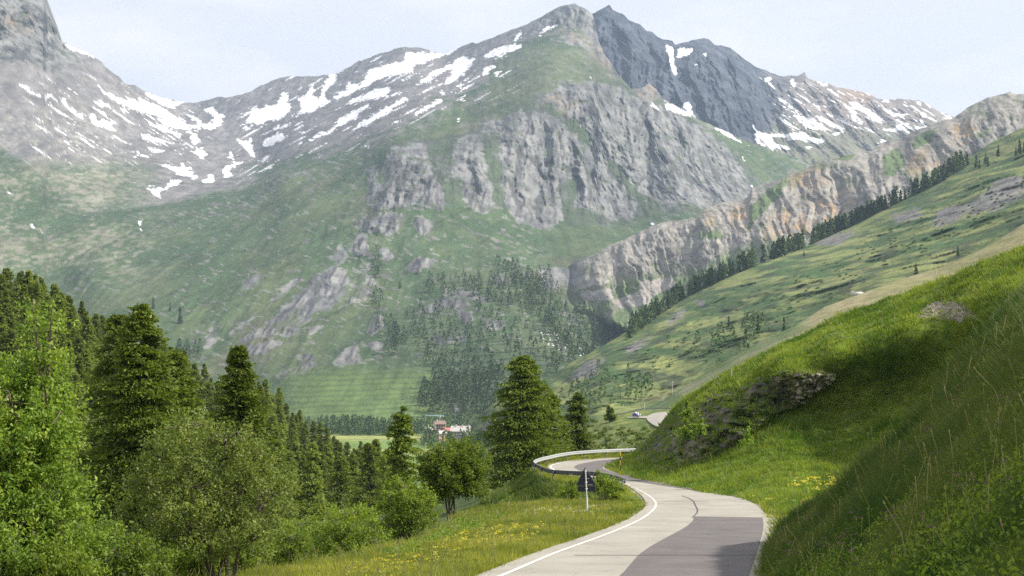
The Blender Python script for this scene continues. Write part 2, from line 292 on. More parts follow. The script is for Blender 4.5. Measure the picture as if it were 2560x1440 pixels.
def plain(name, c, rough=.6, metal=0, sc=8, var=.15, bump=0):
    m, t, b = newmat(name); n = N(t, 'ShaderNodeTexNoise', ins={'Scale': sc, 'Detail': 6.0}); tc = N(t, 'ShaderNodeTexCoord')
    t.links.new(tc.outputs['Object'], n.inputs['Vector'])
    mx = N(t, 'ShaderNodeMix', data_type='RGBA'); mx.inputs['A'].default_value = (*[v * (1 - var) for v in c], 1); mx.inputs['B'].default_value = (*[min(1, v * (1 + var)) for v in c], 1)
    t.links.new(n.outputs['Fac'], mx.inputs['Factor']); t.links.new(mx.outputs['Result'], b.inputs['Base Color']); b.inputs['Roughness'].default_value = rough; b.inputs['Metallic'].default_value = metal
    if bump:
        bp = N(t, 'ShaderNodeBump', ins={'Distance': bump}); t.links.new(n.outputs['Fac'], bp.inputs['Height']); t.links.new(bp.outputs[0], b.inputs['Normal'])
    return m
m_mtn = terrain_mat('mountain_ground', .035, 6, var=.3, ys=.4)
m_lime = terrain_mat('limestone', .08, 5, var=.35, ys=.25)
m_hill = terrain_mat('pasture', .12, 1.5, var=.3)
m_near = terrain_mat('near_turf', 2.2, .08, var=.5)
m_bark = plain('bark', (.10, .075, .055), .9, 0, 6, .4, .02)
m_larch = leaf_mat('larch_needles', (.045, .085, .010), (.185, .245, .030), .38)
m_wood = leaf_mat('wood_needles', (.085, .130, .020), (.220, .275, .045), .42, .28)
m_broad = leaf_mat('broad_leaves', (.070, .150, .018), (.270, .360, .060), .43)
m_willow = leaf_mat('willow_leaves', (.110, .185, .035), (.400, .470, .140), .42)
m_bush = leaf_mat('bush_leaves', (.080, .150, .016), (.260, .340, .045), .45)
m_farwood = leaf_mat('far_needles', (.034, .068, .028), (.095, .150, .048), .22, .3)
m_grass = leaf_mat('meadow_grass', (.085, .145, .012), (.400, .400, .080), .45, 0)
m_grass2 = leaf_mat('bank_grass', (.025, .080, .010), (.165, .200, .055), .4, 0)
m_grass3 = leaf_mat('hill_grass', (.060, .140, .012), (.300, .370, .060), .44, 0)
m_yel = leaf_mat('yellow_petals', (.55, .44, .03), (.68, .58, .06), .3, 0)
m_pink = leaf_mat('pink_petals', (.30, .09, .20), (.42, .16, .32), .3, 0)
m_whitef = leaf_mat('white_petals', (.6, .62, .5), (.75, .75, .65), .3, 0)
# ------------------------------------------------------------------ far terrain
def m_disp(P, x, y, v):
    P = P * np.array([1, .38, 1])
    c = samp(M_cliff, x, y)
    big = 90 * fbm(P / np.array([500., 900., 500.]), 4) * sst(0, .15, v)
    PW = P + 26 * np.stack([fbm(P / 130., 3) + .8 * fbm(P / np.array([400., 400., 60.]), 2), 0 * x, 0 * x], -1)
    ribs = fbm(PW * np.array([1 / 105., 1 / 1400., 1 / 480.]), 5, .56, True)
    fine = 9 * fbm(P / 40., 4, .6)
    gul = 27 * fbm(P * np.array([1 / 70., 1 / 1200., 1 / 260.]), 4, .55, True)
    sn = samp(M_snow, x, y)
    return (big - np.maximum(samp(M_cl2, x, y), .5 * samp(M_face, x, y)) * (80 * (ribs - .28) + 13 * fbm(PW * np.array([1 / 16., 1 / 400., 1 / 60.]), 4, .65) + 7 * fbm(P / 9., 3, .6)) + fine * (1 + 1.6 * c) - gul * .8) * 1.0 * (1 - .6 * sn)
def scree_line(x): return np.interp(x, [-300, 0, 60, 110, 200, 350, 450, 560, 640, 760, 860, 950, 1060, 1150, 1200, 1260, 1400, 1600, 1800, 2100], [420, 395, 420, 450, 560, 545, 490, 470, 425, 385, 372, 335, 290, 245, 225, 120, 60, 230, 300, 330])
def m_col(P, x, y):
    P = P * np.array([1, .38, 1])
    n = fbm(P / 120., 5); n2 = fbm(P / np.array([30., 30., 30.]), 4); st = .75 * fbm(P * np.array([1 / 24., 1 / 1500., 1 / 110.]), 5, .6) + .4 * fbm(P * np.array([1 / 200., 1 / 300., 1 / 14.]) + P[..., :1] * .004, 4)
    PWc = P + 18 * np.stack([fbm(P / 90., 3), 0 * x, 0 * x], -1)
    grass = mixc(C(.075, .125, .055) + 0 * P, C(.125, .165, .075), sst(-.3, .5, n + .4 * n2)); grass = mixc(grass, C(.17, .16, .10), sst(.15, .6, fbm(P / 260. + 9, 4) + .3 * n2) * .7)
    streak = fbm(np.stack([x / 60. + y / 40., y / 9. + x / 20., x * 0], -1), 4); grass = mixc(grass, grass * .62, sst(.0, .5, streak) * .7)
    scree = mixc(C(.205, .195, .20) + 0 * P, C(.30, .285, .28), sst(-.4, .5, n2 + st)); scree = mixc(scree, C(.13, .13, .14), sst(.1, .5, fbm(P / 60. + 3, 4)) * .6)
    boul = sst(.05, .4, fbm(P / 14., 3) + .0) * sst(420, 250, x) * sst(220, 330, y) * sst(640, 540, y); scree = mixc(scree, C(.42, .41, .33), boul * .8)
    rock = mixc(C(.285, .285, .275) + 0 * P, C(.165, .17, .175), sst(-.2, .3, st + .6 * n2)); crk_shade = fbm(PWc * np.array([1 / 34., 1 / 2500., 1 / 120.]), 4, .6, True); rock = mixc(rock, C(.07, .07, .07), sst(.52, .78, crk_shade) * .75); rock = mixc(rock, C(.11, .14, .08), sst(.12, .34, fbm(P * np.array([1 / 40., 1 / 60., 1 / 18.]) + 7, 5, .6)) * .8)  # thin dark crack lines, their crevice shadow painted into the rock colour
    s = sst(-26, 26, scree_line(x) - y + 75 * n + 34 * n2 + 26 * streak)
    c = mixc(grass, scree, s)
    bits = sst(.07, .2, fbm(np.stack([(x + y * .9) / 34., (y - x * .35) / 10., x * 0 + 2.], -1), 5, .62) - .10 + .14 * sst(.1, .5, fbm(P / 300. + 6, 3)) + .10 * samp(blur(M_cliff, 16), x, y)) * sst(1500, 1900, P[..., 1] / .38) * (1 - sst(1300, 1400, x) * sst(560, 600, y) * sst(700, 660, y))
    c = mixc(c, mixc(C(.26, .25, .23) + 0 * P, C(.17, .165, .165), sst(-.2, .3, n2)), bits * .85)
    olive = sst(-30, 30, y - 125) * sst(30, -30, y - 250) * sst(1200, 1270, x) * sst(1600, 1480, x); c = mixc(c, C(.165, .185, .11), olive * sst(.5, -.3, n2) * .85)
    lg = sst(380, 430, y) * sst(470, 300, x) * sst(760, 640, y); c = mixc(c, mixc(grass, C(.27, .265, .20), sst(-.05, .25, fbm(P / 16. + 2, 4, .6) + .5 * n)), lg * .85); dr = fbm(P * np.array([1 / 85., 1 / 2500., 1 / 330.]) + 21, 4, .55, True); c = mixc(c, c * C(.55, .66, .6), sst(.45, .85, dr) * .2)
    face = samp(M_face, x, y); c = mixc(c, mixc(rock * .62, C(.080, .115, .060), sst(-.3, .05, fbm(P * np.array([1 / 50., 1 / 1500., 1 / 70.]) + 13, 5, .6)) * .85), sst(.25, .6, face + .5 * fbm(P / 90. + 3, 5)) * .85)
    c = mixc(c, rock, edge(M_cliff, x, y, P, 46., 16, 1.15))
    c = mixc(c, C(.36, .28, .20), samp(M_or, x, y) * sst(-.3, .4, n2) * .9)
    # meadow terraces at the foot of the mountain
    te = sst(900, 950, y) * sst(690, 740, x) * sst(1140, 1080, x); tl = sst(.2, .8, np.sin(y * .5 + 6 * fbm(P / 110., 4) + x * .012) + .8 * fbm(P / 25., 3)) * .7; c = mixc(c, mixc(C(.13, .20, .06) + 0 * P, C(.085, .125, .045), tl), te * .85)
    c = c * .66
    q1 = fbm(np.stack([(x * .8 + y * .5) / 75., (y * .85 - x * .55) / 5.5, 0 * x + 4], -1), 4, .6); z1 = sst(40, 120, x) * sst(560, 480, x) * sst(170, 230, y) * sst(430, 370, y)
    q2 = fbm(np.stack([(x * .85 - y * .5) / 85., (y * .87 + x * .49) / 6., 0 * x + 8], -1), 4, .6); z2 = sst(560, 640, x) * sst(1330, 1250, x) * sst(120, 150, y) * sst(30, 90, np.interp(x, [560, 900, 1250], [470, 360, 230]) - y + 60)
    sn = np.clip(edge(M_snow, x, y, P, 36., 9, 1.0, .53, .09) + z1 * sst(.25, .32, q1) * .95 + z2 * sst(.28, .35, q2) * .95, 0, 1)
    c = mixc(c, mixc(C(.80, .82, .84) + 0 * P, C(.55, .55, .55), sst(.1, .6, fbm(P / 30. + 5, 4)) * .6), sn)
    return c
m_top = [(-400,-330),(-60,-200),(60,-90),(108,-30),(114,10),(120,40),(128,42),(134,62),(142,80),(150,100),(156,106),(215,130),(255,155),(262,165),(280,180),(298,192),(312,210),(322,213),(335,212),(360,228),(400,243),(450,253),(480,257),(520,250),(545,241),(562,244),(600,238),(630,228),(650,213),(700,195),(720,190),(760,191),(800,189),(850,181),(880,164),(900,152),(935,139),(985,122),(1015,117),(1040,118),(1065,124),(1080,128),(1110,134),(1150,118),(1180,106),(1190,109),(1240,90),(1280,74),(1320,58),(1360,38),(1400,15),(1420,12),(1437,9),(1466,22),(1482,36),(1490,68),(1496,100),(1508,132),(1529,160),(1545,185),(1553,194),(1578,222),(1602,222),(1622,208),(1640,222),(1655,245),(1700,272),(1760,305),(1860,350),(1960,385),(2060,420),(2300,520)]
m_bot = [(-400,1090),(2300,1090)]
m_ctrl = [(-300,-250,3900),(-60,-150,4250),(60,-60,4350),(125,40,4400),(165,112,4550),(300,200,5000),(480,257,5800),(620,232,5700),(800,190,5700),(1040,118,5600),(1110,135,5500),(1200,105,5300),(1350,45,5050),(1437,10,4950),(1476,97,4700),(1553,194,4300),(1622,209,4250),(1700,272,4350),(1870,345,4600),(2050,420,4800),(2250,520,4600),
 (-300,150,3700),(60,150,4150),(165,200,4400),(-200,400,3400),(0,400,3700),(100,400,3800),(250,400,4100),(400,420,4300),(520,350,5000),(600,300,5300),(650,400,4600),(500,480,3900),(350,560,3300),(100,550,3250),(0,560,3150),(150,700,2700),(0,650,2800),(-200,700,2600),(230,700,2620),
 (900,300,4400),(1100,200,4700),(1200,250,4000),(1350,150,4300),(1440,100,4600),(1190,310,3700),(970,380,3400),(930,420,3350),(900,560,2880),(880,680,2580),(600,880,2080),(1100,520,3000),(1400,550,3300),(1550,540,3500),(1300,620,2900),(1500,600,3100),(1450,680,2700),
 (1200,330,3550),(1500,250,3900),(1350,230,3900),(1700,400,3900),(1850,470,3900),(2050,560,3800),(700,450,3650),(500,600,3000),(300,640,2900),(200,760,2500),(400,800,2300),(600,950,1950),(800,900,1930),(700,960,1830),(900,940,1830),(1090,1000,1660),(1000,1060,1580),(760,1060,1560),(1200,900,1880),(1400,850,2000),(1550,800,2200),(1400,950,1750),(1250,1050,1550),(1600,750,2300),(1700,700,2500),(1900,700,2600),(2200,800,2400),(1300,700,2500),(1100,750,2350),(1700,1000,1800),(2100,1000,1800),(300,1000,1700),(0,950,1900),(-300,1000,1700)]
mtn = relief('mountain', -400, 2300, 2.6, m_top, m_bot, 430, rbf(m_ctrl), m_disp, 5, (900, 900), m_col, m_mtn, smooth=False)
tag(mtn.obj, kind='structure')
# the dark ridge behind the summit
r_top = [(1380,60),(1440,40),(1485,32),(1500,24),(1524,13),(1532,24),(1545,30),(1558,34),(1566,44),(1573,51),(1585,56),(1600,62),(1617,78),(1631,80),(1645,92),(1656,99),(1680,102),(1688,112),(1700,108),(1723,104),(1745,97),(1760,95),(1772,100),(1786,112),(1810,116),(1825,119),(1854,141),(1879,161),(1903,173),(1947,187),(1955,190),(1996,192),(2003,186),(2012,180),(2016,190),(2022,196),(2034,202),(2055,206),(2073,209),(2090,218),(2117,222),(2165,231),(2195,247),(2220,250),(2243,245),(2297,251),(2331,268),(2350,280),(2380,289),(2420,300),(2700,330)]
r_ctrl = [(1400,60,5600),(1524,15,5450),(1617,80,5600),(1757,95,5700),(1903,175,6000),(2012,190,6200),(2165,231,6400),(2297,251,6500),(2420,300,6600),(2700,330,6600),(1500,150,5200),(1600,260,5000),(1700,250,5150),(1850,330,5200),(1950,340,5300),(2050,330,5500),(2200,330,5800),(2350,330,6000),(1800,200,5450),(1950,260,5700),(2100,290,5800),(1750,420,4900),(2100,420,5000),(2300,420,5200),(2600,450,5200),(1450,300,4900),(2000,600,4300),(2500,600,4500),(1500,600,4400)]
def r_disp(P, x, y, v):
    P = P * np.array([1, .4, 1])
    P = P + 30 * np.stack([fbm(P / 160., 3), 0 * x, 0 * x], -1)
    return -150 * fbm(P * np.array([1 / 150., 1 / 3500., 1 / 450.]), 5, .55, True) * sst(0, .08, v) + 35 * fbm(P / 55., 4, .6) + 90 * fbm(P / 500., 3)
def r_col(P, x, y):
    n = fbm(P / 70., 5); st = fbm(P * np.array([1 / 120., 1 / 200., 1 / 30.]) + x[..., None] * .01, 4)
    dark = mixc(C(.055, .065, .09) + 0 * P, C(.10, .11, .135), sst(-.3, .4, n + st)); brown = mixc(C(.21, .185, .17) + 0 * P, C(.29, .25, .22), sst(-.3, .4, n))
    c = mixc(dark, brown, sst(1880, 2080, x + 60 * n)); c = mixc(c, C(.33, .25, .20), sst(2080, 2130, x) * sst(2200, 2160, x) * sst(280, 240, y))
    gr = sst(-25, 25, y - np.interp(x, [1500, 1860, 1950, 2100, 2400], [400, 400, 300, 330, 300]) + 30 * n); c = mixc(c, C(.17, .175, .12), gr * .8)
    gr2 = sst(-30, 30, y - 370 + 40 * n); c = mixc(c, mixc(C(.17, .18, .11) + 0 * P, C(.23, .22, .20), sst(-.2, .3, st)), gr2)
    q1 = fbm(np.stack([(x * .85 + y * .5) / 60., (y * .87 - x * .5) / 5., 0 * x + 4], -1), 4, .6); z1 = sst(1900, 1990, x) * sst(195, 240, y) * sst(345, 320, y)
    return mixc(c * .72, C(.80, .82, .84), np.clip(edge(M_snow, x, y, P, 45., 5, .7, .48, .1) + z1 * sst(.2, .27, q1), 0, 1))
ridge = relief('back_ridge', 1380, 2700, 2.4, r_top, [(1380, 620), (2700, 620)], 250, rbf(r_ctrl), r_disp, 6, (900, 800), r_col, m_mtn, smooth=False)
tag(ridge.obj, kind='structure')
# limestone ridge on the right
l_top = [(1330,690),(1420,668),(1440,650),(1470,640),(1500,628),(1540,605),(1580,590),(1640,560),(1680,553),(1740,545),(1760,525),(1800,508),(1850,500),(1870,492),(1880,470),(1920,455),(1960,440),(2000,432),(2040,405),(2060,398),(2100,395),(2130,385),(2150,375),(2170,385),(2180,375),(2200,358),(2230,350),(2255,345),(2280,330),(2330,308),(2380,295),(2399,283),(2438,258),(2467,245),(2500,238),(2525,228),(2540,236),(2560,236),(2800,150),(3000,100)]
l_bot = [(1330,880),(3000,880)]
l_ctrl = [(1330,690,2760),(1430,668,2660),(1640,560,2620),(1850,500,2650),(2050,400,2750),(2250,345,2800),(2525,228,2850),(3000,100,2900),(1500,700,2520),(1700,680,2360),(1850,620,2330),(2000,590,2300),(2200,500,2330),(2400,400,2400),(2560,350,2450),(3000,300,2450),(1640,640,2500),(1500,780,2330),(1500,880,1900),(2200,880,1750),(1700,780,2100),(2000,780,2000),(2400,780,1900),(3000,780,1900),(2100,480,2500),(2350,350,2600)]
def l_edge(x, y): return np.maximum(sst(1470, 1360, x + .0 * y), sst(70, 10, np.interp(x, [1330, 1500, 1600, 1750], [790, 850, 900, 900]) - y) * sst(1760, 1640, x))
def l_disp(P, x, y, v): return l_disp0(P, x, y, v) * (1 - l_edge(x, y))
def l_disp0(P, x, y, v):
    P = np.stack([P[..., 0] / P[..., 1] * 2550., P[..., 1] * .16, P[..., 2]], -1)
    P = P + 14 * np.stack([fbm(P / 60., 3), 0 * x, 0 * x], -1)
    return 8 * fbm(P / 9., 3, .6) * sst(0, .05, v) - 78 * fbm(P * np.array([1 / 62., 1 / 2500., 1 / 350.]) + P[..., 2:] * np.array([.004, 0, 0]) + .25 * fbm(P / 90., 3)[..., None] * np.array([1, 0, 0]), 5, .58, True) * sst(0, .06, v) + 16 * fbm(P / 26., 4, .6) - 110 * fbm(P * np.array([1 / 230., 1 / 4000., 1 / 900.]), 3, .5, True) * sst(0, .25, v)
def l_col(P0, x, y):
    P = np.stack([P0[..., 0] / P0[..., 1] * 2550., P0[..., 1] * .2, P0[..., 2]], -1)
    n = fbm(P / 40., 5); n2 = fbm(P / 11., 3); st = fbm(P * np.array([1 / 22., 1 / 2000., 1 / 130.]), 5, .62)
    c = mixc(C(.335, .315, .275) + 0 * P, C(.165, .165, .16), sst(-.2, .4, st + .6 * n2)); c = mixc(c, C(.13, .17, .09), sst(.12, .34, n + .3 * st) * .75)
    c = mixc(c, C(.50, .34, .19), np.clip(samp(M_or, x, y) * 1.1, 0, 1) * sst(-.3, .3, n2 + n) * .62)
    c = mixc(c, C(.13, .18, .08), edge(M_led, x, y, P, 40., 8))
    lo = sst(-20, 20, y - np.interp(x, [1330, 1420, 1500, 1700, 1800, 1900], [655, 690, 700, 680, 640, 600]) + 30 * n); c = mixc(c, mixc(C(.12, .175, .07) + 0 * P, C(.25, .24, .20), sst(.0, .35, n)), lo * .9)
    c = mixc(c, C(.34, .32, .29), edge(M_cliff, x, y, P, 40., 10) * sst(680, 700, y))
    e = np.maximum(sst(1500, 1420, x + 30 * n) * sst(655, 690, y), sst(90, 20, np.interp(x, [1330, 1500, 1600, 1750], [790, 850, 900, 900]) - y) * sst(1760, 1640, x)); c = mixc(c * .74, m_col(P0, x, y), e)
    return mixc(c, C(.86, .87, .88), edge(M_snow, x, y, P, 40., 4, .5))
_ld, _md = rbf(l_ctrl), rbf(m_ctrl)
def l_depth(x, y):
    e = l_edge(x, y); return _ld(x, y) * (1 - e) + (_md(x, y) + 190) * e
lime = relief('limestone_ridge', 1330, 3000, 2.4, l_top, l_bot, 250, l_depth, l_disp, 7, (500, 600), l_col, m_lime, smooth=False)
tag(lime.obj, kind='structure')
# green valley side on the right
e_top = [(1000,1105),(1110,1088),(1160,1062),(1200,1035),(1245,1002),(1300,975),(1380,940),(1430,905),(1500,870),(1560,832),(1600,815),(1660,765),(1800,695),(1880,660),(1960,640),(2050,600),(2130,560),(2200,525),(2290,480),(2380,425),(2420,395),(2480,355),(2560,318),(2800,220),(3100,120)]
e_ctrl = [(1000,1105,1430),(1160,1062,1450),(1160,1092,1400),(1160,1115,1260),(1245,1002,1400),(1380,940,1380),(1500,870,1350),(1620,800,1450),(1800,695,1550),(2050,600,1620),(2200,525,1650),(2380,425,1700),(2560,318,1750),(3100,120,1800),(1300,1080,950),(1300,1160,850),(1450,1050,800),(1500,950,1000),(1600,1000,820),(1600,900,1080),(1700,850,1130),(1800,900,850),(1800,800,1150),(2000,700,1200),(2000,820,850),(2200,620,1250),(2200,720,850),(2400,520,1280),(2400,650,850),(2560,430,1350),(2560,550,900),(3000,400,1000),(1000,1150,1230),(1000,1250,1100),(1150,1180,1060),(1150,1280,900),(1300,1280,600),(1700,1100,600),(2100,1000,550),(2600,900,500),(3100,800,480)]
def e_disp(P, x, y, v):
    u = fbm(np.stack([P[..., 0] / 120., P[..., 1] / 200., P[..., 2] / 45.], -1), 5, .55, True)
    return -46 * u * sst(0, .1, v) + 5 * fbm(P / 18., 3) + 30 * fbm(P / 240., 3)
def e_col(P, x, y):
    n = fbm(P / 60., 5); st = fbm(np.stack([P[..., 0] / 70., P[..., 1] / 150., P[..., 2] / 9.], -1), 5, .6); n2 = fbm(P / 12., 3)
    c = mixc(C(.055, .100, .034) + 0 * P, C(.19, .215, .075), sst(-.2, .25, st + .5 * n)); c = mixc(c, C(.045, .060, .032), sst(.08, .28, fbm(np.stack([P[..., 0] / 35., P[..., 1] / 70., P[..., 2] / 7.], -1) + 4, 4)) * .8)
    c = mixc(c, C(.18, .16, .09), sst(.2, .5, n) * .5)
    return mixc(c, mixc(C(.20, .19, .185) + 0 * P, C(.12, .115, .12), sst(-.2, .3, n2)), edge(M_esc, x, y, P, 25., 12, .8) * .85)
ehill = relief('valley_side', 1000, 3100, 2.6, e_top, [(1000, 1250), (1300, 1290), (3100, 1160)], 330, rbf(e_ctrl), e_disp, 3, (500, 300), e_col, m_hill)
tag(ehill.obj, kind='structure')
# pale meadow shoulder just beyond the near hill
e2_top = [(1480,1062),(1560,1045),(1600,1030),(1640,1014),(1700,972),(1760,935),(1850,882),(1900,853),(1980,818),(2060,768),(2130,742),(2240,702),(2350,668),(2450,625),(2560,560),(3000,400)]
e2_ctrl = [(1480,1062,520),(1640,1014,540),(1760,935,560),(1900,853,580),(2060,768,600),(2350,668,620),(2560,560,640),(3000,400,700),(1500,1120,420),(1700,1060,430),(1900,960,440),(2200,860,440),(2600,760,450),(1700,1200,350),(2200,1200,320),(3000,1000,300)]
def e2_col(P, x, y):
    n = fbm(P / 25., 4); st = fbm(np.stack([P[..., 0] / 30., P[..., 1] / 60., P[..., 2] / 4.], -1), 4)
    c = mixc(C(.20, .20, .085) + 0 * P, C(.26, .235, .13), sst(-.3, .3, st)); g = mixc(C(.09, .13, .05) + 0 * P, C(.17, .18, .10), sst(-.3, .3, st + n))
    return mixc(g, c, sst(1960, 2060, x))
e2 = relief('pale_shoulder', 1480, 3000, 4, e2_top, [(1480, 1180), (3000, 1180)], 90, rbf(e2_ctrl), lambda P, x, y, v: 5 * fbm(P / 30., 4), 1.5, (60, 60), e2_col, m_hill)
tag(e2.obj, kind='structure')
# valley floor with fields
def v_depth(x, y): return 92 * F / np.maximum(y - HY, 40)
def v_col(P, x, y):
    n = fbm(P / 40., 4); s = np.sin(P[..., 1] / 26. + 2.2 * fbm(P / 160., 2)); c = mixc(C(.13, .20, .05) + 0 * P, C(.24, .26, .085), sst(-.1, .7, s + .6 * n)); c = mixc(c, C(.09, .14, .04), sst(.5, .9, np.sin(P[..., 1] / 9.)) * .5)
    return mixc(c, C(.09, .13, .05), sst(1500, 1700, P[..., 1]))
vf = relief('valley_floor', -400, 1800, 8, [(-400, 1010), (1800, 1010)], [(-400, 1500), (1800, 1500)], 200, v_depth, None, 0, (0, 0), v_col, m_hill)
tag(vf.obj, kind='structure')
gp = mesh('ground', [(-30000, -3000, -150), (30000, -3000, -150), (30000, 30000, -150), (-30000, 30000, -150)], [(0, 1, 2, 3)], plain('ground_green', (.10, .14, .05), .95, 0, .01))
tag(gp, kind='structure')
# ------------------------------------------------------------------ near ground and road
_gy = np.array([1110,1118,1125,1130,1140,1150,1165,1185,1200,1225,1260,1300,1353,1400,1440,1480,1560]); _gd = np.array([172,158,146,140,130,122,113,103,96,87,75,62,48,39.5,34,29.8,24])
_gp = np.polyfit((_gy - 1300) / 200., np.log(_gd), 6)
def g(y): return np.exp(np.polyval(_gp, (np.clip(np.asarray(y, float), 1100, 1570) - 1300) / 200.))
def cr(pts, n):
    p = np.array(pts, float); p = np.concatenate([[2 * p[0] - p[1]], p, [2 * p[-1] - p[-2]]]); o = []
    for i in range(1, len(p) - 2):
        for t in np.linspace(0, 1, n, endpoint=False):
            a, b, c, d = p[i - 1:i + 3]; o.append(.5 * (2 * b + (c - a) * t + (2 * a - 5 * b + 4 * c - d) * t * t + (3 * b - a - 3 * c + d) * t ** 3))
    o.append(p[-2]); return np.array(o)
road_lr = [(1085,1480,1890,1480),(1195,1440,1898,1440),(1330,1387,1908,1400),(1460,1343,1917,1360),(1540,1313,1922,1322),(1585,1291,1917,1296),(1612,1268,1893,1267),(1610,1249,1842,1243),(1592,1231,1762,1230),(1570,1217,1692,1216),(1542,1205,1642,1207),(1500,1197,1584,1194),(1450,1190,1536,1182),(1400,1183,1514,1174),(1373,1173,1511,1168),(1370,1166,1520,1164),(1388,1160,1542,1158),(1430,1154,1575,1151),(1500,1149,1625,1146),(1590,1142.5,1700,1142)]
rp = cr(road_lr, 14)
def strip(name, f0, f1, lift, mat, i0=0, i1=None, nf=8, fn=None):
    q = rp[i0:i1]; V = []
    for k, r in enumerate(q):
        a, b = (f0, f1) if fn is None else fn(k / (len(q) - 1))
        A = W(r[0], r[1], g(r[1])); B = W(r[2], r[3], g(r[3]))
        V.append([A + (B - A) * (a + (b - a) * j / nf) + np.array([0, 0, lift]) for j in range(nf + 1)])
    V = np.array(V); n = len(q); idx = np.arange(n * (nf + 1)).reshape(n, nf + 1)
    Fc = np.stack([idx[:-1, :-1], idx[:-1, 1:], idx[1:, 1:], idx[1:, :-1]], -1).reshape(-1, 4)
    return mesh(name, V.reshape(-1, 3), Fc, mat, smooth=True), V
def road_mat(name, c, sc, contrast):
    m, t, b = newmat(name); gm = N(t, 'ShaderNodeNewGeometry'); n = N(t, 'ShaderNodeTexNoise', ins={'Scale': 28., 'Detail': 6., 'Roughness': .7}); n2 = N(t, 'ShaderNodeTexNoise', ins={'Scale': sc, 'Detail': 5.}); n3 = N(t, 'ShaderNodeTexVoronoi', feature='DISTANCE_TO_EDGE', ins={'Scale': .38})
    wv = N(t, 'ShaderNodeVectorMath', operation='MULTIPLY_ADD'); wv.inputs[1].default_value = (1.2, 1.2, 1.2)
    for q in (n, n2): t.links.new(gm.outputs['Position'], q.inputs['Vector'])
    t.links.new(n2.outputs['Color'], wv.inputs[0]); t.links.new(gm.outputs['Position'], wv.inputs[2]); t.links.new(wv.outputs[0], n3.inputs['Vector'])
    r = N(t, 'ShaderNodeMapRange', ins={'From Min': .3, 'From Max': .7, 'To Min': 1 - contrast, 'To Max': 1 + contrast}); r2 = N(t, 'ShaderNodeMapRange', ins={'From Min': .3, 'From Max': .7, 'To Min': .86, 'To Max': 1.12}); r3 = N(t, 'ShaderNodeMapRange', ins={'From Min': 0., 'From Max': .012, 'To Min': .78, 'To Max': 1.})
    t.links.new(n.outputs['Fac'], r.inputs['Value']); t.links.new(n2.outputs['Fac'], r2.inputs['Value']); t.links.new(n3.outputs['Distance'], r3.inputs['Value'])
    a = N(t, 'ShaderNodeMath', operation='MULTIPLY'); a2 = N(t, 'ShaderNodeMath', operation='MULTIPLY'); t.links.new(r.outputs[0], a.inputs[0]); t.links.new(r2.outputs[0], a.inputs[1]); t.links.new(a.outputs[0], a2.inputs[0]); t.links.new(r3.outputs[0], a2.inputs[1])
    s = N(t, 'ShaderNodeVectorMath', operation='SCALE'); s.inputs[0].default_value = c; t.links.new(a2.outputs[0], s.inputs['Scale']); t.links.new(s.outputs[0], b.inputs['Base Color']); b.inputs['Roughness'].default_value = .85; b.inputs['Specular IOR Level'].default_value = .3
    bp = N(t, 'ShaderNodeBump', ins={'Strength': .5, 'Distance': .01}); t.links.new(n.outputs['Fac'], bp.inputs['Height']); t.links.new(bp.outputs[0], b.inputs['Normal'])
    return m
m_road = road_mat('worn_pale_asphalt', (.285, .27, .232), .5, .2)
m_asph = road_mat('fresh_asphalt', (.118, .108, .106), .6, .14)
m_line = road_mat('road_paint', (.62, .60, .52), 1.5, .12)
m_tar_shadow = plain('tar_and_shadow', (.05, .047, .045), .7, 0, 4)  # dark tone shared by the road joints and the painted pole shadow
m_gravel = terrain_mat('gravel', 6., .03, var=.5)
rd, RV = strip('road', 0, 1, .035, m_road, nf=14); tag(rd, kind='structure')
# skirt under the road edges so it has a real thickness
NI = len(rp)
def seg_index(y, side, lo, hi):
    c = 1 if side == 0 else 3; return min(range(lo, hi), key=lambda i: abs(rp[i][c] - y))
i_j1 = seg_index(1294, 1, 0, 100)
a1, _ = strip('asphalt_patch', .5, .965, .043, m_asph, 0, i_j1, 8, lambda t: (.50 + .02 * math.sin(t * 9) - .05 * t, .965)); tag(a1, kind='structure')
i_a = seg_index(1226, 1, 100, 150); i_b = NI
a2, _ = strip('asphalt_patch', .45, .96, .043, m_asph, i_a, i_b, 8, lambda t: (.96 - (.50) * min(1, t / .22) ** .7, .97)); tag(a2, kind='structure')
ln, _ = strip('road_line', .075, .098, .047, m_line, 0, None, 1, lambda t: (.085 if t < .35 else .085 - .05 * min(1, (t - .35) / .2), (.085 if t < .35 else .085 - .05 * min(1, (t - .35) / .2)) + (.019 if t < .5 else .03))); tag(ln, kind='structure')
for yy, lo, hi, f0, f1 in ((1392, 0, 60, .14, .97), (1255, 70, 110, .15, .6)):  # farther line paints a pole's cast shadow; the nearer is a tar joint
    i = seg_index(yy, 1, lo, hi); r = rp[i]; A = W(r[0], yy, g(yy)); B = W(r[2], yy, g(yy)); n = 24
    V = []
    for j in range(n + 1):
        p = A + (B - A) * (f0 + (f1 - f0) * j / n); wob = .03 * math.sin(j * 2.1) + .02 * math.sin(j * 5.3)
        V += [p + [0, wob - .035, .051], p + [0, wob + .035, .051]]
    tj = mesh('joint_and_shadow_line', V, [(2 * j, 2 * j + 2, 2 * j + 3, 2 * j + 1) for j in range(n)], m_tar_shadow); tag(tj, kind='structure')
V = []; ii = [i for i in range(len(rp)) if 1238 < rp[i][3] < 1300 and i < 110]
for i in ii:
    r = rp[i]; A = W(r[0], r[1], g(r[1])); B = W(r[2], r[3], g(r[3])); p = A + (B - A) * (.46 + .008 * math.sin(i * .35)); V += [p + [-.03, 0, .049], p + [.03, 0, .049]]
tj = mesh('joint_and_shadow_line', V, [(2 * j, 2 * j + 2, 2 * j + 3, 2 * j + 1) for j in range(len(ii) - 1)], m_tar_shadow); tag(tj, kind='structure')
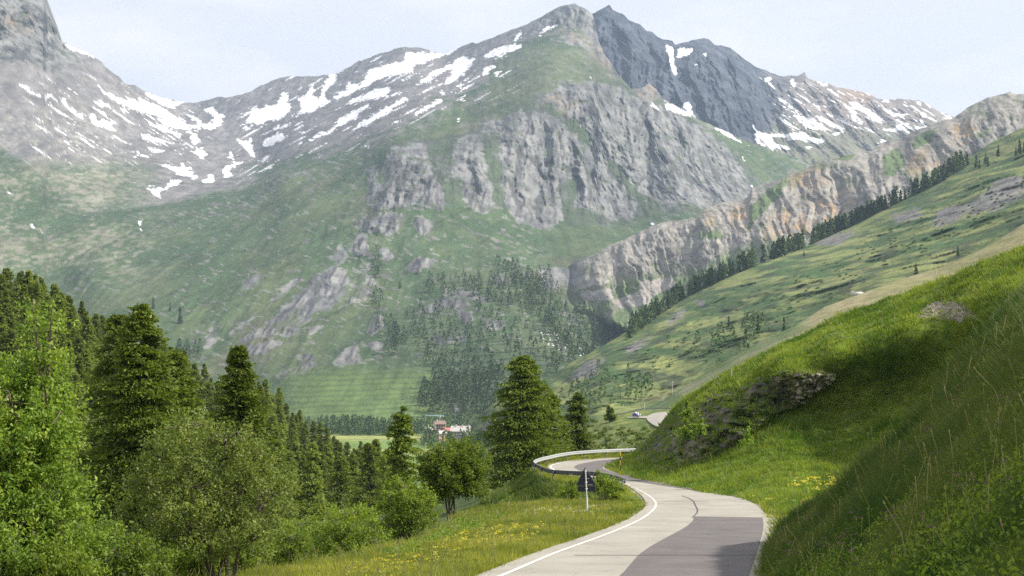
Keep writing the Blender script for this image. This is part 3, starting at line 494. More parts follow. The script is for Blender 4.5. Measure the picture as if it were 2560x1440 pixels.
# turf colour helper
Rmask = blur(raster([[tuple(r[:2]) for r in rp] + [tuple(r[2:]) for r in rp[::-1]]]), 1)
def near_col(a, b, dry=C(.24, .22, .09)):
    def f(P, x, y):
        n = fbm(P / 3.5, 4); n2 = fbm(P / .8, 3); c = mixc(np.array(a) + 0 * P, b, sst(-.3, .4, n + .4 * n2)); c = mixc(c, dry, sst(.15, .6, fbm(P / 6. + 4, 4)) * .5)
        rm = samp(blur(Rmask, 3), x, y); c = mixc(c, C(.22, .20, .16), sst(.05, .5, rm + .25 * n2 * (rm > .01)))
        return c
    return f
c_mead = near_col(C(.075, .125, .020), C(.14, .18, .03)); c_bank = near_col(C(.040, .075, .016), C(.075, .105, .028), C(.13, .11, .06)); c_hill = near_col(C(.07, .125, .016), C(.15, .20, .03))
def g_depth(x, y): return g(y)
def mead_disp(P, x, y, v):
    rm = samp(Rmask, x, y)
    return -P[..., 1] * 0 + 0
def lower(L, amt): pass
# meadow left of the road: everything on the road's own plane, sunk 3 cm below the asphalt
mead_top = [(300,1475),(560,1446),(700,1424),(850,1402),(966,1372),(1061,1342),(1105,1316),(1149,1288),(1200,1274),(1272,1261),(1377,1256),(1483,1256),(1530,1246),(1560,1232)]
def ground_noise(P, x, y, v): return 0 * x
meadow = relief('meadow', 300, 1560, 4, mead_top, [(300,1560),(1560,1560)], 110, g_depth, lambda P, x, y, v: .5 * fbm(P / 3., 4) * (1 - samp(blur(Rmask, 4), x, y)), 1.5, (9, 7), c_mead, m_near)
verge = relief('verge', 1560, 2130, 4, [(1560,1138),(1640,1136),(2130,1136)], [(1560,1560),(2130,1560)], 160, g_depth, None, 0, (0, 0), c_mead, m_near)
loop = relief('loop_verge', 1328, 1560, 2.5, [(1328,1176),(1334,1170),(1350,1163),(1375,1156),(1400,1150),(1430,1145),(1460,1142),(1500,1139),(1540,1137),(1560,1136)], [(1328,1179),(1340,1187),(1356,1195),(1372,1201),(1395,1204),(1430,1206),(1480,1208),(1520,1216),(1560,1232)], 26, g_depth, None, 0, (0, 0), c_mead, m_near)
for o in (meadow.obj, verge.obj, loop.obj): tag(o, kind='structure')
# embankment under the guard rail
emb_top = [(1130,1290),(1200,1262),(1230,1240),(1270,1212),(1300,1195),(1328,1177),(1334,1181),(1340,1188),(1356,1196),(1372,1202),(1395,1205),(1430,1207),(1480,1209),(1520,1217),(1560,1233)]
emb_ctrl = [(1328,1177,106),(1340,1188,101),(1372,1202,95.5),(1430,1207,93.8),(1480,1209,93),(1520,1217,90),(1560,1233,84.5),(1270,1212,106),(1200,1262,103),(1130,1290,102),(1250,1300,92),(1350,1300,86),(1450,1300,82),(1560,1300,79),(1350,1240,94),(1450,1240,90),(1250,1250,98),(1150,1330,95)]
emb = relief('embankment', 1130, 1560, 2.5, emb_top, [(1130,1400),(1560,1330)], 60, rbf(emb_ctrl), lambda P, x, y, v: .35 * fbm(P / 2.5, 4) * sst(0, .1, v), .5, (12, 10), c_hill, m_near)
tag(emb.obj, kind='structure')
# steep hill behind the bend
h_top = [(1512,1168),(1520,1163),(1540,1155),(1575,1140),(1600,1122),(1620,1098),(1640,1080),(1665,1048),(1690,1012),(1720,990),(1760,965),(1800,940),(1880,898),(2000,840),(2100,792),(2200,755),(2300,716),(2400,680),(2480,645),(2560,616),(2900,470),(3600,230)]
h_bot = [(1512,1171),(1560,1189),(1640,1208),(1760,1233),(1850,1246),(1900,1262),(2000,1290),(2100,1330),(2400,1330),(3600,1330)]
h_ctrl = [(1515,1168,111),(1560,1189,101),(1640,1208,93.5),(1760,1233,84.5),(1850,1246,79.5),(1900,1262,74.5),(2000,1290,65.5),(2100,1330,56),(2400,1330,56),(1600,1122,113),(1665,1048,115),(1690,1012,115),(1760,965,110),(1850,915,107.5),(1930,872,107.5),(2000,840,108),(2100,792,109),(2300,716,105),(2560,616,97),(3000,430,86),(3600,230,76),
 (2060,1242,77),(2200,1180,80),(2300,1120,81),(2450,1050,81),(2560,950,84),(1900,1190,86),(2050,1140,89),(2200,1075,91),(2330,1000,92),(1880,1130,93),(2000,1060,95.5),(1950,1180,85.5),
 (1870,1050,97),(1780,1135,97),(1960,1000,98.5),(2080,975,98),(2200,955,96.5),(2300,945,95),(2450,900,91),(1850,960,101.5),(1950,890,99.5),(2080,850,98),(2200,830,96),(2300,815,94),(2450,772,90),(2560,720,87),(2560,820,86),(1740,1060,101),(1700,1170,97),(1680,1100,106),(1640,1150,103),(3000,900,72),(3600,900,64),(2800,700,80)]
def h_disp(P, x, y, v): return (-1.9 * samp(M_esc, x, y) * fbm(P * np.array([1 / 2.2, 1 / 6., 1 / 1.1]), 4, .55, True) + .8 * fbm(P / 5., 4)) * sst(0, .06, v) * sst(0, .05, 1 - v)
def h_col(P, x, y):
    c = c_hill(P, x, y); n = fbm(P / 1.2, 4)
    rk = mixc(C(.15, .13, .105) + 0 * P, C(.06, .055, .05), sst(-.2, .3, fbm(P * np.array([1, 1, 2.5]), 4))); rk = mixc(rk, C(.05, .08, .02), sst(-.15, .15, fbm(P / 1.8 + 3, 3)) * .85)
    c = mixc(c, rk, edge(M_esc, x, y, P, 4., 16, .9))
    return mixc(c, C(.24, .21, .165), edge(M_scr, x, y, P, 3., 16, 1.6) * .7)
M_scr = blur(raster([[(2290,790),(2320,762),(2360,752),(2420,766),(2440,790),(2400,805),(2360,798)],[(1960,960),(2060,925),(2085,940),(2030,985),(1990,1010),(1960,1020),(2000,980)]]), 2)
hill = relief('near_hill', 1512, 3600, 3.2, h_top, h_bot, 190, rbf(h_ctrl), h_disp, 3, (50, 18), h_col, m_near)
tag(hill.obj, kind='structure')
# shaded bank right of the road; it climbs on beyond the frame
b_top = [(1896,1562),(1900,1480),(1915,1400),(1930,1368),(1960,1322),(2010,1278),(2100,1222),(2160,1168),(2250,1090),(2330,1000),(2390,930),(2450,846),(2500,790),(2560,735),(2800,590),(3200,300),(3800,-100),(5000,-900)]
def b_depth(x, y):
    s = .99; k = (x - CX) / F; z = (HY - y) / F; d = s * (k - .173) - z - .08; return (2.9 + .315 * s) / np.maximum(d, .063)
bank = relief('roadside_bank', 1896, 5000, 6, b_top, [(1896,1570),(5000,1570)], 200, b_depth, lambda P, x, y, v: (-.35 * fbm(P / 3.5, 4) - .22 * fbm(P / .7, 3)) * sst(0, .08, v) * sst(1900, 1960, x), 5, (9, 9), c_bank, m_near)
tag(bank.obj, kind='structure')
# ground that falls away to the stream on the left, and the wooded slope
f_top = [(-500,640),(-200,760),(0,800),(130,850),(260,900),(440,985),(550,1020),(700,1062),(790,1136),(860,1182),(950,1222),(1100,1235),(1400,1235)]
f_ctrl = [(-500,640,260),(0,800,300),(260,900,340),(550,1020,400),(790,1122,440),(950,1185,420),(1100,1200,330),(1400,1200,180),(0,1200,215),(400,1250,240),(700,1270,250),(880,1262,290),(0,1440,50),(500,1460,45),(800,1440,60),(1000,1380,80),(1100,1310,110),(1250,1280,110),(1320,1220,128),(-500,1200,120),(-500,1440,45),(1400,1400,80),(200,1000,275),(500,1120,350),(0,1330,110),(400,1360,100),(700,1370,105)]
c_wood = near_col(C(.030, .055, .014), C(.06, .085, .025))
fslope = relief('wooded_slope', -500, 1400, 6, f_top, [(-500,1600),(1400,1600)], 150, rbf(f_ctrl), lambda P, x, y, v: 1.2 * fbm(P / 12., 4), 3, (150, 80), c_wood, m_near)
tag(fslope.obj, kind='structure')
# far spur that carries the road round the next corner
k_top = [(1180,1215),(1300,1165),(1400,1108),(1450,1078),(1500,1052),(1535,1038),(1570,1031),(1600,1026),(1640,1023),(1700,1024),(1760,1030)]
k_ctrl = [(1180,1215,300),(1300,1165,320),(1400,1108,340),(1450,1078,355),(1535,1038,372),(1640,1023,385),(1760,1030,385),(1600,1050,345),(1660,1050,330),(1640,1068,310),(1500,1100,315),(1600,1100,290),(1500,1160,270),(1650,1160,240),(1300,1250,260),(1400,1250,240)]
kdep = rbf(k_ctrl)
def k_disp(P, x, y, v): return (5 * fbm(np.stack([P[..., 0] / 9. + P[..., 2] / 5., P[..., 1] / 30., P[..., 2] / 30.], -1), 4, .5, True) * sst(1052, 1075, y + (1560 - x) * .4 * (x < 1560)))
kspur = relief('far_spur', 1180, 1760, 2.5, k_top, [(1180,1290),(1760,1200)], 90, kdep, k_disp, 1, (40, 25), near_col(C(.065, .105, .025), C(.15, .17, .05)), m_near)
tag(kspur.obj, kind='structure')
fr = [((1622,1044),(1700,1029)),((1617,1046),(1700,1034)),((1617,1050),(1700,1040)),((1622,1056),(1700,1046)),((1630,1062),(1705,1052)),((1642,1068),(1715,1060)),((1660,1078),(1730,1072))]
fr = [((1650,1031.5),(1720,1030)),((1632,1035),(1712,1031)),((1621,1040),(1706,1034))] + fr[1:]
V = []
for a, b in fr:
    A = W(a[0], a[1], kdep(a[0], a[1])); B = W(b[0], b[1], kdep(b[0], b[1]))
    for j in range(9): p = A + (B - A) * j / 8; px = p[0] / p[1] * F + CX; py = HY - p[2] / p[1] * F; V.append(W(px, py, kdep(px, py)) * .9985 + [0, 0, .18])
n = len(fr); idx = np.arange(n * 9).reshape(n, 9)
mr = mesh('far_road', V, np.stack([idx[:-1, :-1], idx[:-1, 1:], idx[1:, 1:], idx[1:, :-1]], -1).reshape(-1, 4), m_road, smooth=True); tag(mr, kind='structure')
V = []
for a, b in (((1568,1043.5),(1568,1046)),((1590,1042),(1590,1046)),((1612,1041.5),(1612,1046.5)),((1628,1040),(1628,1049))):
    for q in (a, b): V.append(W(q[0], q[1], kdep(*q)) * .9985 + [0, 0, .12])
lb = mesh('lay_by', V, [(0, 2, 3, 1), (2, 4, 5, 3), (4, 6, 7, 5)], m_road); tag(lb, kind='structure')
# ------------------------------------------------------------------ plants
def unit(v): return v / np.maximum(np.linalg.norm(v, axis=-1, keepdims=True), 1e-9)
def quads(Pc, A, B):
    n = len(Pc); V = np.stack([Pc - A, Pc + B, Pc + A, Pc - B], 1).reshape(-1, 3); return V, np.arange(n * 4).reshape(n, 4)
def tube(pts, rad, sides=6):
    pts = np.asarray(pts, float); n = len(pts); V = []
    for i in range(n):
        d = unit(pts[min(i + 1, n - 1)] - pts[max(i - 1, 0)]); u = unit(np.cross(d, [.31, .9, .17])); v = np.cross(d, u)
        for k in range(sides):
            a = 2 * math.pi * k / sides; V.append(pts[i] + rad[i] * (math.cos(a) * u + math.sin(a) * v))
    Fc = [(i * sides + k, i * sides + (k + 1) % sides, (i + 1) * sides + (k + 1) % sides, (i + 1) * sides + k) for i in range(n - 1) for k in range(sides)]
    return np.array(V), np.array(Fc)
def join(L):
    V, Fc, o = [], [], 0
    for v, f in L: V.append(v); Fc.append(f + o); o += len(v)
    return np.concatenate(V), np.concatenate(Fc)
def conifer(seed, H, Rr, nbr, per, cl, lean=0., low=.06, pw=.85, droop=.25, flat=.35, ragged=.25):
    r = np.random.default_rng(seed)
    t = np.sort(low + (1 - low) * r.random(nbr) ** 1.15); az = r.random(nbr) * 6.283
    lob = 1 + ragged * np.sin(az * 2 + r.random() * 6) * r.random() + ragged * .9 * r.normal(size=nbr)
    L = Rr * (1 - t) ** pw * (.65 + .5 * r.random(nbr)) * lob + .025 * H; L *= sst(low - .12, low + .12, t) * .5 + .5
    rise = .35 * (t - .35) - .05
    s = (r.random((nbr, per)) ** .65); q = s * L[:, None]
    dx = np.cos(az)[:, None]; dy = np.sin(az)[:, None]
    z = t[:, None] * H + q * rise[:, None] * 1.2 - droop * q * s + flat * .0
    spread = (q * .22 + .04 * Rr) * r.normal(size=(nbr, per)) * .8
    Pc = np.stack([dx * q - dy * spread, dy * q + dx * spread, z + r.normal(size=(nbr, per)) * cl * .5 - np.abs(r.normal(size=(nbr, per))) * cl * .4], -1).reshape(-1, 3)
    tz = Pc[:, 2] / H; Pc[:, 0] += lean * tz ** 1.5 * H * .1
    n = len(Pc); sz = cl * (.55 + .8 * r.random(n))
    outd = unit(np.stack([np.repeat(np.cos(az), per), np.repeat(np.sin(az), per), -.15 + .0 * np.repeat(az, per)], -1) + r.normal(size=(n, 3)) * .55)
    A = outd * sz[:, None]; B = unit(np.cross(outd, r.normal(size=(n, 3)) + [0, 0, .6])) * (sz * (.32 + .2 * r.random(n)))[:, None]
    V, Fc = quads(Pc, A, B)
    rnd = np.clip(.35 + .3 * r.normal(size=n) * .6 + .35 * np.repeat(s.mean(1), per) * 0 + .5 * (s.ravel() - .5), 0, 1)
    # trunk with branch wood
    tp = [(lean * k ** 1.5 * H * .1, 0, k * H) for k in np.linspace(0, .97, 9)]; tp[0] = (0, 0, -.8)
    T1 = [tube(tp, [H * .018 * (1 - .93 * k) for k in np.linspace(0, 1, 9)], 7)]
    for i in range(0, nbr, max(1, nbr // 70)):
        a = np.array([lean * t[i] ** 1.5 * H * .1, 0, t[i] * H]); e = a + [math.cos(az[i]) * L[i] * .85, math.sin(az[i]) * L[i] * .85, L[i] * (.85 * rise[i] * 1.2 - droop * .7)]
        m = (a + e) / 2 + [0, 0, L[i] * .05]; T1.append(tube([a, m, e], [H * .0035, H * .0025, H * .0008], 4))
    return (V, Fc, rnd), join(T1)
def broadleaf(seed, lobes, base, H, nleaf, leaf, nstem=4, clump=.35, upright=.2, fork=.12):
    """lobes: (x, y, z, rx, rz) crown masses; leaves sit in clumps at the ends of twigs"""
    r = np.random.default_rng(seed); lo = np.array(lobes, float); wgt = lo[:, 3] ** 2 * lo[:, 4]; wgt /= wgt.sum()
    nc = max(24, nleaf // 55); k = r.choice(len(lo), nc, p=wgt); d = unit(r.normal(size=(nc, 3))); rad = (.45 + .55 * r.random(nc) ** .45)
    cc = lo[k, :3] + d * rad[:, None] * lo[k][:, [3, 3, 4]]
    cs = clump * (.5 + .9 * r.random(nc))
    per = nleaf // nc; ax = unit(d + [0, 0, upright] + r.normal(size=(nc, 3)) * .35)
    u = r.normal(size=(nc, per)); Pc = cc[:, None] + ax[:, None] * (u * cs[:, None] * 1.1)[..., None] + r.normal(size=(nc, per, 3)) * (cs * .48)[:, None, None]
    Pc = Pc.reshape(-1, 3); n = len(Pc); sz = leaf * (.6 + .7 * r.random(n)); D1 = unit(np.repeat(ax, per, 0) * .8 + r.normal(size=(n, 3)) * .8)
    nn = unit(np.array([0, 0, 1.0]) + r.normal(size=(n, 3)) * .75); A = D1 * sz[:, None]; B = unit(np.cross(D1, nn)) * (sz * .46)[:, None]
    V, Fc = quads(Pc, A, B); rnd = np.clip(np.repeat(r.random(nc), per) * .6 + .4 * r.random(n), 0, 1)
    T1 = []; bx = np.array(base, float)
    stems = []
    for s in range(nstem):
        a = s * 6.283 / nstem + r.random(); f = bx + [math.cos(a) * fork * H * .5, math.sin(a) * fork * H * .5, 0]
        c = lo[s % len(lo), :3]; pts = [f + [0, 0, -.5], f + (c - f) * .35 + [0, 0, H * .08], f + (c - f) * .7 + r.normal(size=3) * .03 * H, c + [0, 0, lo[s % len(lo), 4] * .5]]
        stems.append(np.array(pts)); T1.append(tube(pts, [H * .013, H * .010, H * .006, H * .003], 7))
    al = np.concatenate(stems)
    for i in range(0, nc, max(1, nc // 160)):
        j = np.argmin(np.linalg.norm(al - cc[i], axis=1) + np.maximum(0, al[:, 2] - cc[i][2]) * 1.5); a = al[j]; m = (a + cc[i]) / 2 + r.normal(size=3) * .02 * H + [0, 0, .02 * H]
        T1.append(tube([a, m, cc[i]], [H * .004, H * .0028, H * .0012], 4))
    return (V, Fc, rnd), join(T1)
def tree(name, parts, matc, loc, label, cat='tree', group=None, rz=0, crown='crown', trunk='trunk'):
    o = empty(name, loc, rz); tag(o, label, cat, group); (V, Fc, rnd), (tv, tf) = parts
    mesh(crown, V, Fc, matc, o, rnd=rnd); mesh(trunk, tv, tf, m_bark, o, smooth=True); return o
def px(H, D): return H * F / D
# --- left foreground: tall leafy tree at the frame edge, tree by tree
def at(x, y, D): return tuple(W(x, y, D))
D0 = 30.; b = W(60, 1500, D0); u = D0 / F
def lob(x, y, rx, rz, dy=0, b=b, u=u): return ((x - CX) * u - b[0], dy, (HY - y) * u - b[2], rx * u, rz * u)
tree('leafy_tree', broadleaf(11, [lob(85, 830, 55, 75), lob(130, 800, 30, 50), lob(30, 960, 85, 90), lob(110, 940, 70, 80), lob(60, 1080, 140, 110, -.6), lob(120, 1060, 85, 90), lob(20, 1200, 130, 130, -.8), lob(120, 1220, 110, 110, -.5), lob(60, 1360, 190, 110, -1), lob(-60, 1100, 120, 180), lob(180, 1330, 110, 90, -.3)], (0, 0, 0), 6.5, 64000, .052, 5, .16, .4),
     m_broad, tuple(b), 'tall pale leafy tree filling the left edge of the frame', group=None)
D0 = 33.; b = W(560, 1462, D0); u = D0 / F
tree('leafy_tree', broadleaf(12, [lob(470, 1110, 75, 75, 0, b, u), lob(560, 1150, 90, 80, 0, b, u), lob(400, 1190, 80, 80, .3, b, u), lob(640, 1180, 75, 65, 0, b, u), lob(490, 1250, 110, 70, -.5, b, u), lob(655, 1300, 85, 60, -.4, b, u), lob(390, 1310, 95, 70, 0, b, u), lob(540, 1330, 110, 60, -.3, b, u), lob(690, 1230, 50, 60, 0, b, u), lob(440, 1070, 30, 45, 0, b, u), lob(600, 1090, 40, 40, 0, b, u), lob(310, 1230, 40, 50, 0, b, u)], (0, 0, 0), 4.2, 33000, .040, 6, .14, .7),
     m_willow, tuple(b), 'broad grey-green willow with fine leaves and three thin stems at the meadow edge')
D0 = 31.; b = W(300, 1480, D0); u = D0 / F
tree('leafy_bush', broadleaf(13, [lob(280, 1380, 90, 70, 0, b, u), lob(370, 1410, 70, 50, 0, b, u), lob(200, 1420, 90, 60, -.3, b, u)], (0, 0, 0), 2., 12000, .04, 5, .12, .4),
     m_broad, tuple(b), 'low leafy bush between the tall leafy tree and the grey-green willow', 'bush', crown='foliage', trunk='stems')
for k, (x, y, D0, w_) in enumerate([(420, 1440, 36, 90), (600, 1425, 42, 80), (700, 1415, 46, 70), (150, 1470, 28, 110), (500, 1452, 34, 60)]):
    b = W(x, y + 15, D0); u = D0 / F
    tree('leafy_bush', broadleaf(130 + k, [lob(x - w_ * .4, y - 50, w_ * .6, 45, 0, b, u), lob(x + w_ * .4, y - 45, w_ * .6, 42, 0, b, u), lob(x, y - 25, w_ * .8, 35, 0, b, u)], (0, 0, 0), 1.4, 9000, .042, 6, .12, .5), m_bush, tuple(b),
         'low bush under the willow, ' + ['left of its stems', 'right of its stems', 'farthest right, beside the meadow edge', 'nearest the lower left corner', 'just before its stems'][k], 'bush', crown='foliage', trunk='stems')
# conifers in the middle distance
def con(x, ytop, ybase, D, seed, wpx, nbr, per, cl, lab, mat=m_larch, lean=0., low=.08, pw=.8, group=None, droop=.2, ragged=.2, name='larch_tree'):
    H = (ybase - ytop) * D / F; Rr = wpx * .66 * D / F
    return tree(name, conifer(seed, H, Rr, nbr, per, cl, lean, low, pw, droop, ragged=ragged), mat, at(x, ybase, D), lab, group=group, rz=seed * 1.3)
con(352, 765, 1390, 62, 21, 270, 420, 150, .095, 'darkest and tallest conifer of the left foreground, behind the grey-green willow', low=.12, pw=.74, ragged=.22)
con(296, 790, 1360, 64, 22, 190, 280, 120, .095, 'conifer with a rounded top touching the left side of the tallest one', low=.12, pw=.6)
con(430, 880, 1380, 66, 29, 190, 280, 120, .095, 'conifer with a rounded top touching the right side of the tallest one', low=.12, pw=.55)
con(597, 868, 1370, 58, 23, 250, 300, 120, .085, 'conifer with a thin bare spire standing right of the tallest one', low=.1, pw=.95, ragged=.3)
con(1004, 1012, 1360, 88, 24, 130, 200, 100, .10, 'slim conifer with a narrow tip left of the round leafy tree', low=.05, pw=.8, ragged=.35)
con(1308, 892, 1222, 132, 25, 205, 380, 150, .15, 'big dark larch behind the left end of the guard rail', low=.04, pw=.62, ragged=.2)
con(1375, 985, 1215, 138, 26, 120, 200, 120, .15, 'shorter larch joined to the right flank of the big dark larch', low=.04, pw=.6)
con(1445, 985, 1160, 150, 27, 85, 140, 90, .16, 'small open larch standing alone between the big larch and the far corner', low=.1, pw=.6, ragged=.35)
D0 = 76.; b = W(1128, 1303, D0); u = D0 / F
tree('leafy_tree', broadleaf(31, [lob(1128, 1140, 60, 34, 0, b, u), lob(1090, 1160, 45, 40, 0, b, u), lob(1175, 1150, 45, 45, 0, b, u), lob(1135, 1185, 80, 45, -.3, b, u), lob(1100, 1220, 55, 30, 0, b, u), lob(1180, 1215, 40, 32, 0, b, u)], (0, 0, 0), 4.4, 30000, .075, 5, .2, .2),
     m_bush, tuple(b), 'round leafy tree with a short forked trunk at the end of the meadow')
D0 = 70.; b = W(1015, 1345, D0); u = D0 / F
tree('leafy_bush', broadleaf(32, [lob(1010, 1240, 60, 40, 0, b, u), lob(1040, 1280, 60, 45, 0, b, u), lob(980, 1290, 55, 45, 0, b, u)], (0, 0, 0), 2.8, 11000, .065, 5, .17, .3), m_bush, tuple(b), 'tall bush left of the round leafy tree, at the foot of the slim conifer', 'bush', crown='foliage', trunk='stems')
D0 = 52.; b = W(880, 1415, D0); u = D0 / F
tree('leafy_bush', broadleaf(33, [lob(880, 1310, 70, 45, 0, b, u), lob(830, 1350, 60, 45, 0, b, u), lob(930, 1350, 60, 40, 0, b, u), lob(880, 1375, 90, 35, -.2, b, u)], (0, 0, 0), 2.3, 15000, .048, 5, .14, .3), m_bush, tuple(b), 'wide dark bush left of the meadow with the yellow flowers', 'bush', crown='foliage', trunk='stems')
D0 = 56.; b = W(780, 1410, D0); u = D0 / F
tree('leafy_bush', broadleaf(34, [lob(760, 1330, 60, 40, 0, b, u), lob(790, 1370, 50, 35, 0, b, u)], (0, 0, 0), 2., 6000, .05, 4, .14, .3), m_bush, tuple(b), 'small bush in front of the wooded slope, left of the wide dark bush', 'bush', crown='foliage', trunk='stems')
D0 = 77.; b = W(1512, 1262, D0); u = D0 / F
tree('leafy_bush', broadleaf(35, [lob(1515, 1222, 40, 28, 0, b, u), lob(1490, 1200, 22, 22, 0, b, u), lob(1540, 1230, 22, 22, 0, b, u)], (0, 0, 0), 1.7, 4200, .06, 5, .13, .4), m_bush, tuple(b), 'sprawling bush right of the sign back, at the road edge', 'bush', crown='foliage', trunk='stems')
D0 = 80.; b = W(1432, 1256, D0); u = D0 / F
tree('leafy_bush', broadleaf(36, [lob(1430, 1220, 24, 22, 0, b, u), lob(1415, 1235, 22, 18, 0, b, u)], (0, 0, 0), 1.4, 2200, .06, 4, .13, .4), m_bush, tuple(b), 'bush left of the sign back, under the guard rail', 'bush', crown='foliage', trunk='stems')
D0 = 92.; b = W(1717, 1105, D0 + 2); u = D0 / F
tree('young_larch', conifer(37, 95 * u, 34 * u, 60, 50, .09, 0, .05, .6, .1), m_broad, at(1717, 1098, 95), 'bright young larch growing out of the rocky cut', 'tree')
tree('young_larch', conifer(38, 42 * u, 20 * u, 30, 30, .08, 0, .05, .5, .1), m_broad, at(1752, 1088, 94.5), 'low bright sapling just right of the young larch on the rocky cut', 'tree')
tree('young_larch', conifer(39, 40 * u, 20 * u, 24, 24, .08, 0, .05, .5, .1), m_broad, at(1868, 1108, 87), 'low bright sapling at the lower end of the rocky cut', 'tree')
D0 = 352.; u = D0 / F
tree('young_larch', conifer(40, 34 * u, 13 * u, 40, 22, .5, 0, .05, .4, .1), m_larch, at(1524, 1050, 356), 'small round tree by the rail of the far road', 'tree')
# low green ground cover where the meadow drops away
def surf(L): return L.front
def scatter(L, n, wfun=None, seed=1, pw=.5):
    """random points of a layer's own surface"""
    r = np.random.default_rng(seed); P = L.front; a = P[:-1, :-1]; b_ = P[1:, :-1]; c = P[:-1, 1:]
    ar = np.linalg.norm(np.cross(b_ - a, c - a), axis=-1); pa = np.abs((L.X[:-1, 1:] - L.X[:-1, :-1]) * (L.Y[1:, :-1] - L.Y[:-1, :-1]))
    wt = ar ** (1 - pw) * pa ** pw; X = L.X[:-1, :-1]; Y = L.Y[:-1, :-1]; wt = wt * (X > -60) * (X < 2620) * (Y < 1500)
    if wfun is not None: wt = wt * wfun(X, Y)
    wt = wt.ravel(); idx = r.choice(len(wt), n, p=wt / wt.sum()); i, j = np.unravel_index(idx, ar.shape); s, t = r.random(n), r.random(n)
    Q = (P[i, j] * ((1 - s) * (1 - t))[:, None] + P[i + 1, j] * (s * (1 - t))[:, None] + P[i, j + 1] * ((1 - s) * t)[:, None] + P[i + 1, j + 1] * (s * t)[:, None])
    return Q, L.X[i, j], L.Y[i, j]
def grass(name, layers, n, h, wd, mat, wfun=None, seed=1, nb=12, label=None, tuft=.10, pat=3.):
    r = np.random.default_rng(seed); VV = []; RR = []
    for k, L in enumerate(layers):
        Q, X, Y = scatter(L, n[k] // nb, wfun, seed + k)
        hp = np.maximum(.2, .8 + 1.0 * fbm(Q / pat, 3) + .7 * fbm(Q / 1.3, 2)); Q = np.repeat(Q, nb, 0); m = len(Q)
        hh = np.repeat(hp, nb) * h * (.5 + .8 * r.random(m)); dist = Q[:, 1]; ww = wd * dist / 50. * (.6 + .8 * r.random(m))
        a = r.random(m) * 6.283; o1 = r.normal(size=m); o2 = r.normal(size=m); Q = Q + np.stack([o1 * tuft, o2 * tuft * 1.4, 0 * a - .02], -1)
        side = np.stack([np.cos(a), np.sin(a) * .6, 0 * a], -1) * ww[:, None]; lean = (r.normal(size=(m, 3)) * [.22, .22, 0] + np.stack([o1 * .33, o2 * .33, 0 * a - .08], -1)) * hh[:, None]
        tip = Q + lean + np.stack([0 * a, 0 * a, hh], -1)
        VV.append(np.stack([Q - side, Q + side, tip], 1).reshape(-1, 3)); base = .45 + 1.1 * fbm(Q / 4. + 8, 4) + .5 * fbm(Q / .9, 2); RR.append(np.clip(base * .7 + .35 * np.repeat(r.random(m // nb), nb) + .35 * r.random(m) - .2, 0, 1))
    V = np.concatenate(VV); o = mesh(name, V, np.arange(len(V)).reshape(-1, 3), mat, rnd=np.concatenate(RR)); return tag(o, label, 'grass', kind='stuff')
notroad = lambda X, Y: (samp(Rmask, X, Y) < .02) * 1.
grass('meadow_grass', [meadow, verge, loop], [170000, 70000, 14000], .24, .014, m_grass, notroad, 1, label='yellow-green meadow grass on both sides of the road')
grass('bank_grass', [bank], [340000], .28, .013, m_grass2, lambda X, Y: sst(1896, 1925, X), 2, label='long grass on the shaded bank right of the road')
grass('hill_grass', [hill], [230000], .34, .015, m_grass3, lambda X, Y: (1 - .75 * sst(.2, .8, samp(M_esc, X, Y))) * (1 - .9 * samp(M_scr, X, Y)), 3, label='short turf grass on the near hill behind the bend')
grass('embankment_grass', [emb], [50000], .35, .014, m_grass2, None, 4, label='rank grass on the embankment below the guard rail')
# creeping green ground cover at the meadow's outer edge
def clumps(name, L, n, size, hgt, mat, wfun, seed, label, cat, per=26, leaf=.05, D=1):
    r = np.random.default_rng(seed); Q, X, Y = scatter(L, n, wfun, seed); s = size * (.5 + r.random(n)); P = np.repeat(Q, per, 0); m = len(P); d = unit(r.normal(size=(m, 3))); d[:, 2] = np.abs(d[:, 2])
    P = P + d * np.repeat(s, per)[:, None] * [1, 1, hgt] * (r.random(m) ** .4)[:, None]; dd = unit(r.normal(size=(m, 3)) + [0, 0, .4]); sz = leaf * (.6 + .7 * r.random(m))
    V, Fc = quads(P, dd * sz[:, None], unit(np.cross(dd, r.normal(size=(m, 3)))) * (sz * .45)[:, None]); o = mesh(name, V, Fc, mat, rnd=r.random(m)); return tag(o, label, cat, kind='stuff')
inpoly = lambda poly: (lambda m: (lambda X, Y: samp(m, X, Y)))(blur(raster([poly]), 3))
clumps('creeping_shrubs', meadow, 700, .3, .7, m_broad, inpoly([(950,1395),(1060,1345),(1110,1310),(1150,1290),(1240,1270),(1260,1290),(1220,1315),(1120,1345),(1080,1368),(980,1400)]), 5, 'low bright green ground cover where the meadow drops away', 'ground cover')
clumps('weeds', hill, 900, .28, .8, m_bush, lambda X, Y: sst(1250, 1150, Y) * (X < 2450) * sst(-.1, .5, np.sin(X / 37.) * np.sin(Y / 23.) + .4) * (1 + 2 * sst(.1, .5, samp(M_esc, X, Y))), 6, 'scattered leafy weeds on the near hill', 'weeds', leaf=.07)
clumps('weeds', bank, 3200, .22, .9, m_bush, None, 7, 'leafy weeds among the grass of the shaded bank', 'weeds', leaf=.035)
clumps('weeds', emb, 500, .4, .8, m_bush, None, 8, 'leafy weeds on the embankment below the guard rail', 'weeds', leaf=.07)
clumps('weeds', kspur, 500, 1.2, .7, m_larch, lambda X, Y: sst(1060, 1085, Y), 9, 'scrub on the slope below the far road', 'scrub', leaf=.35)
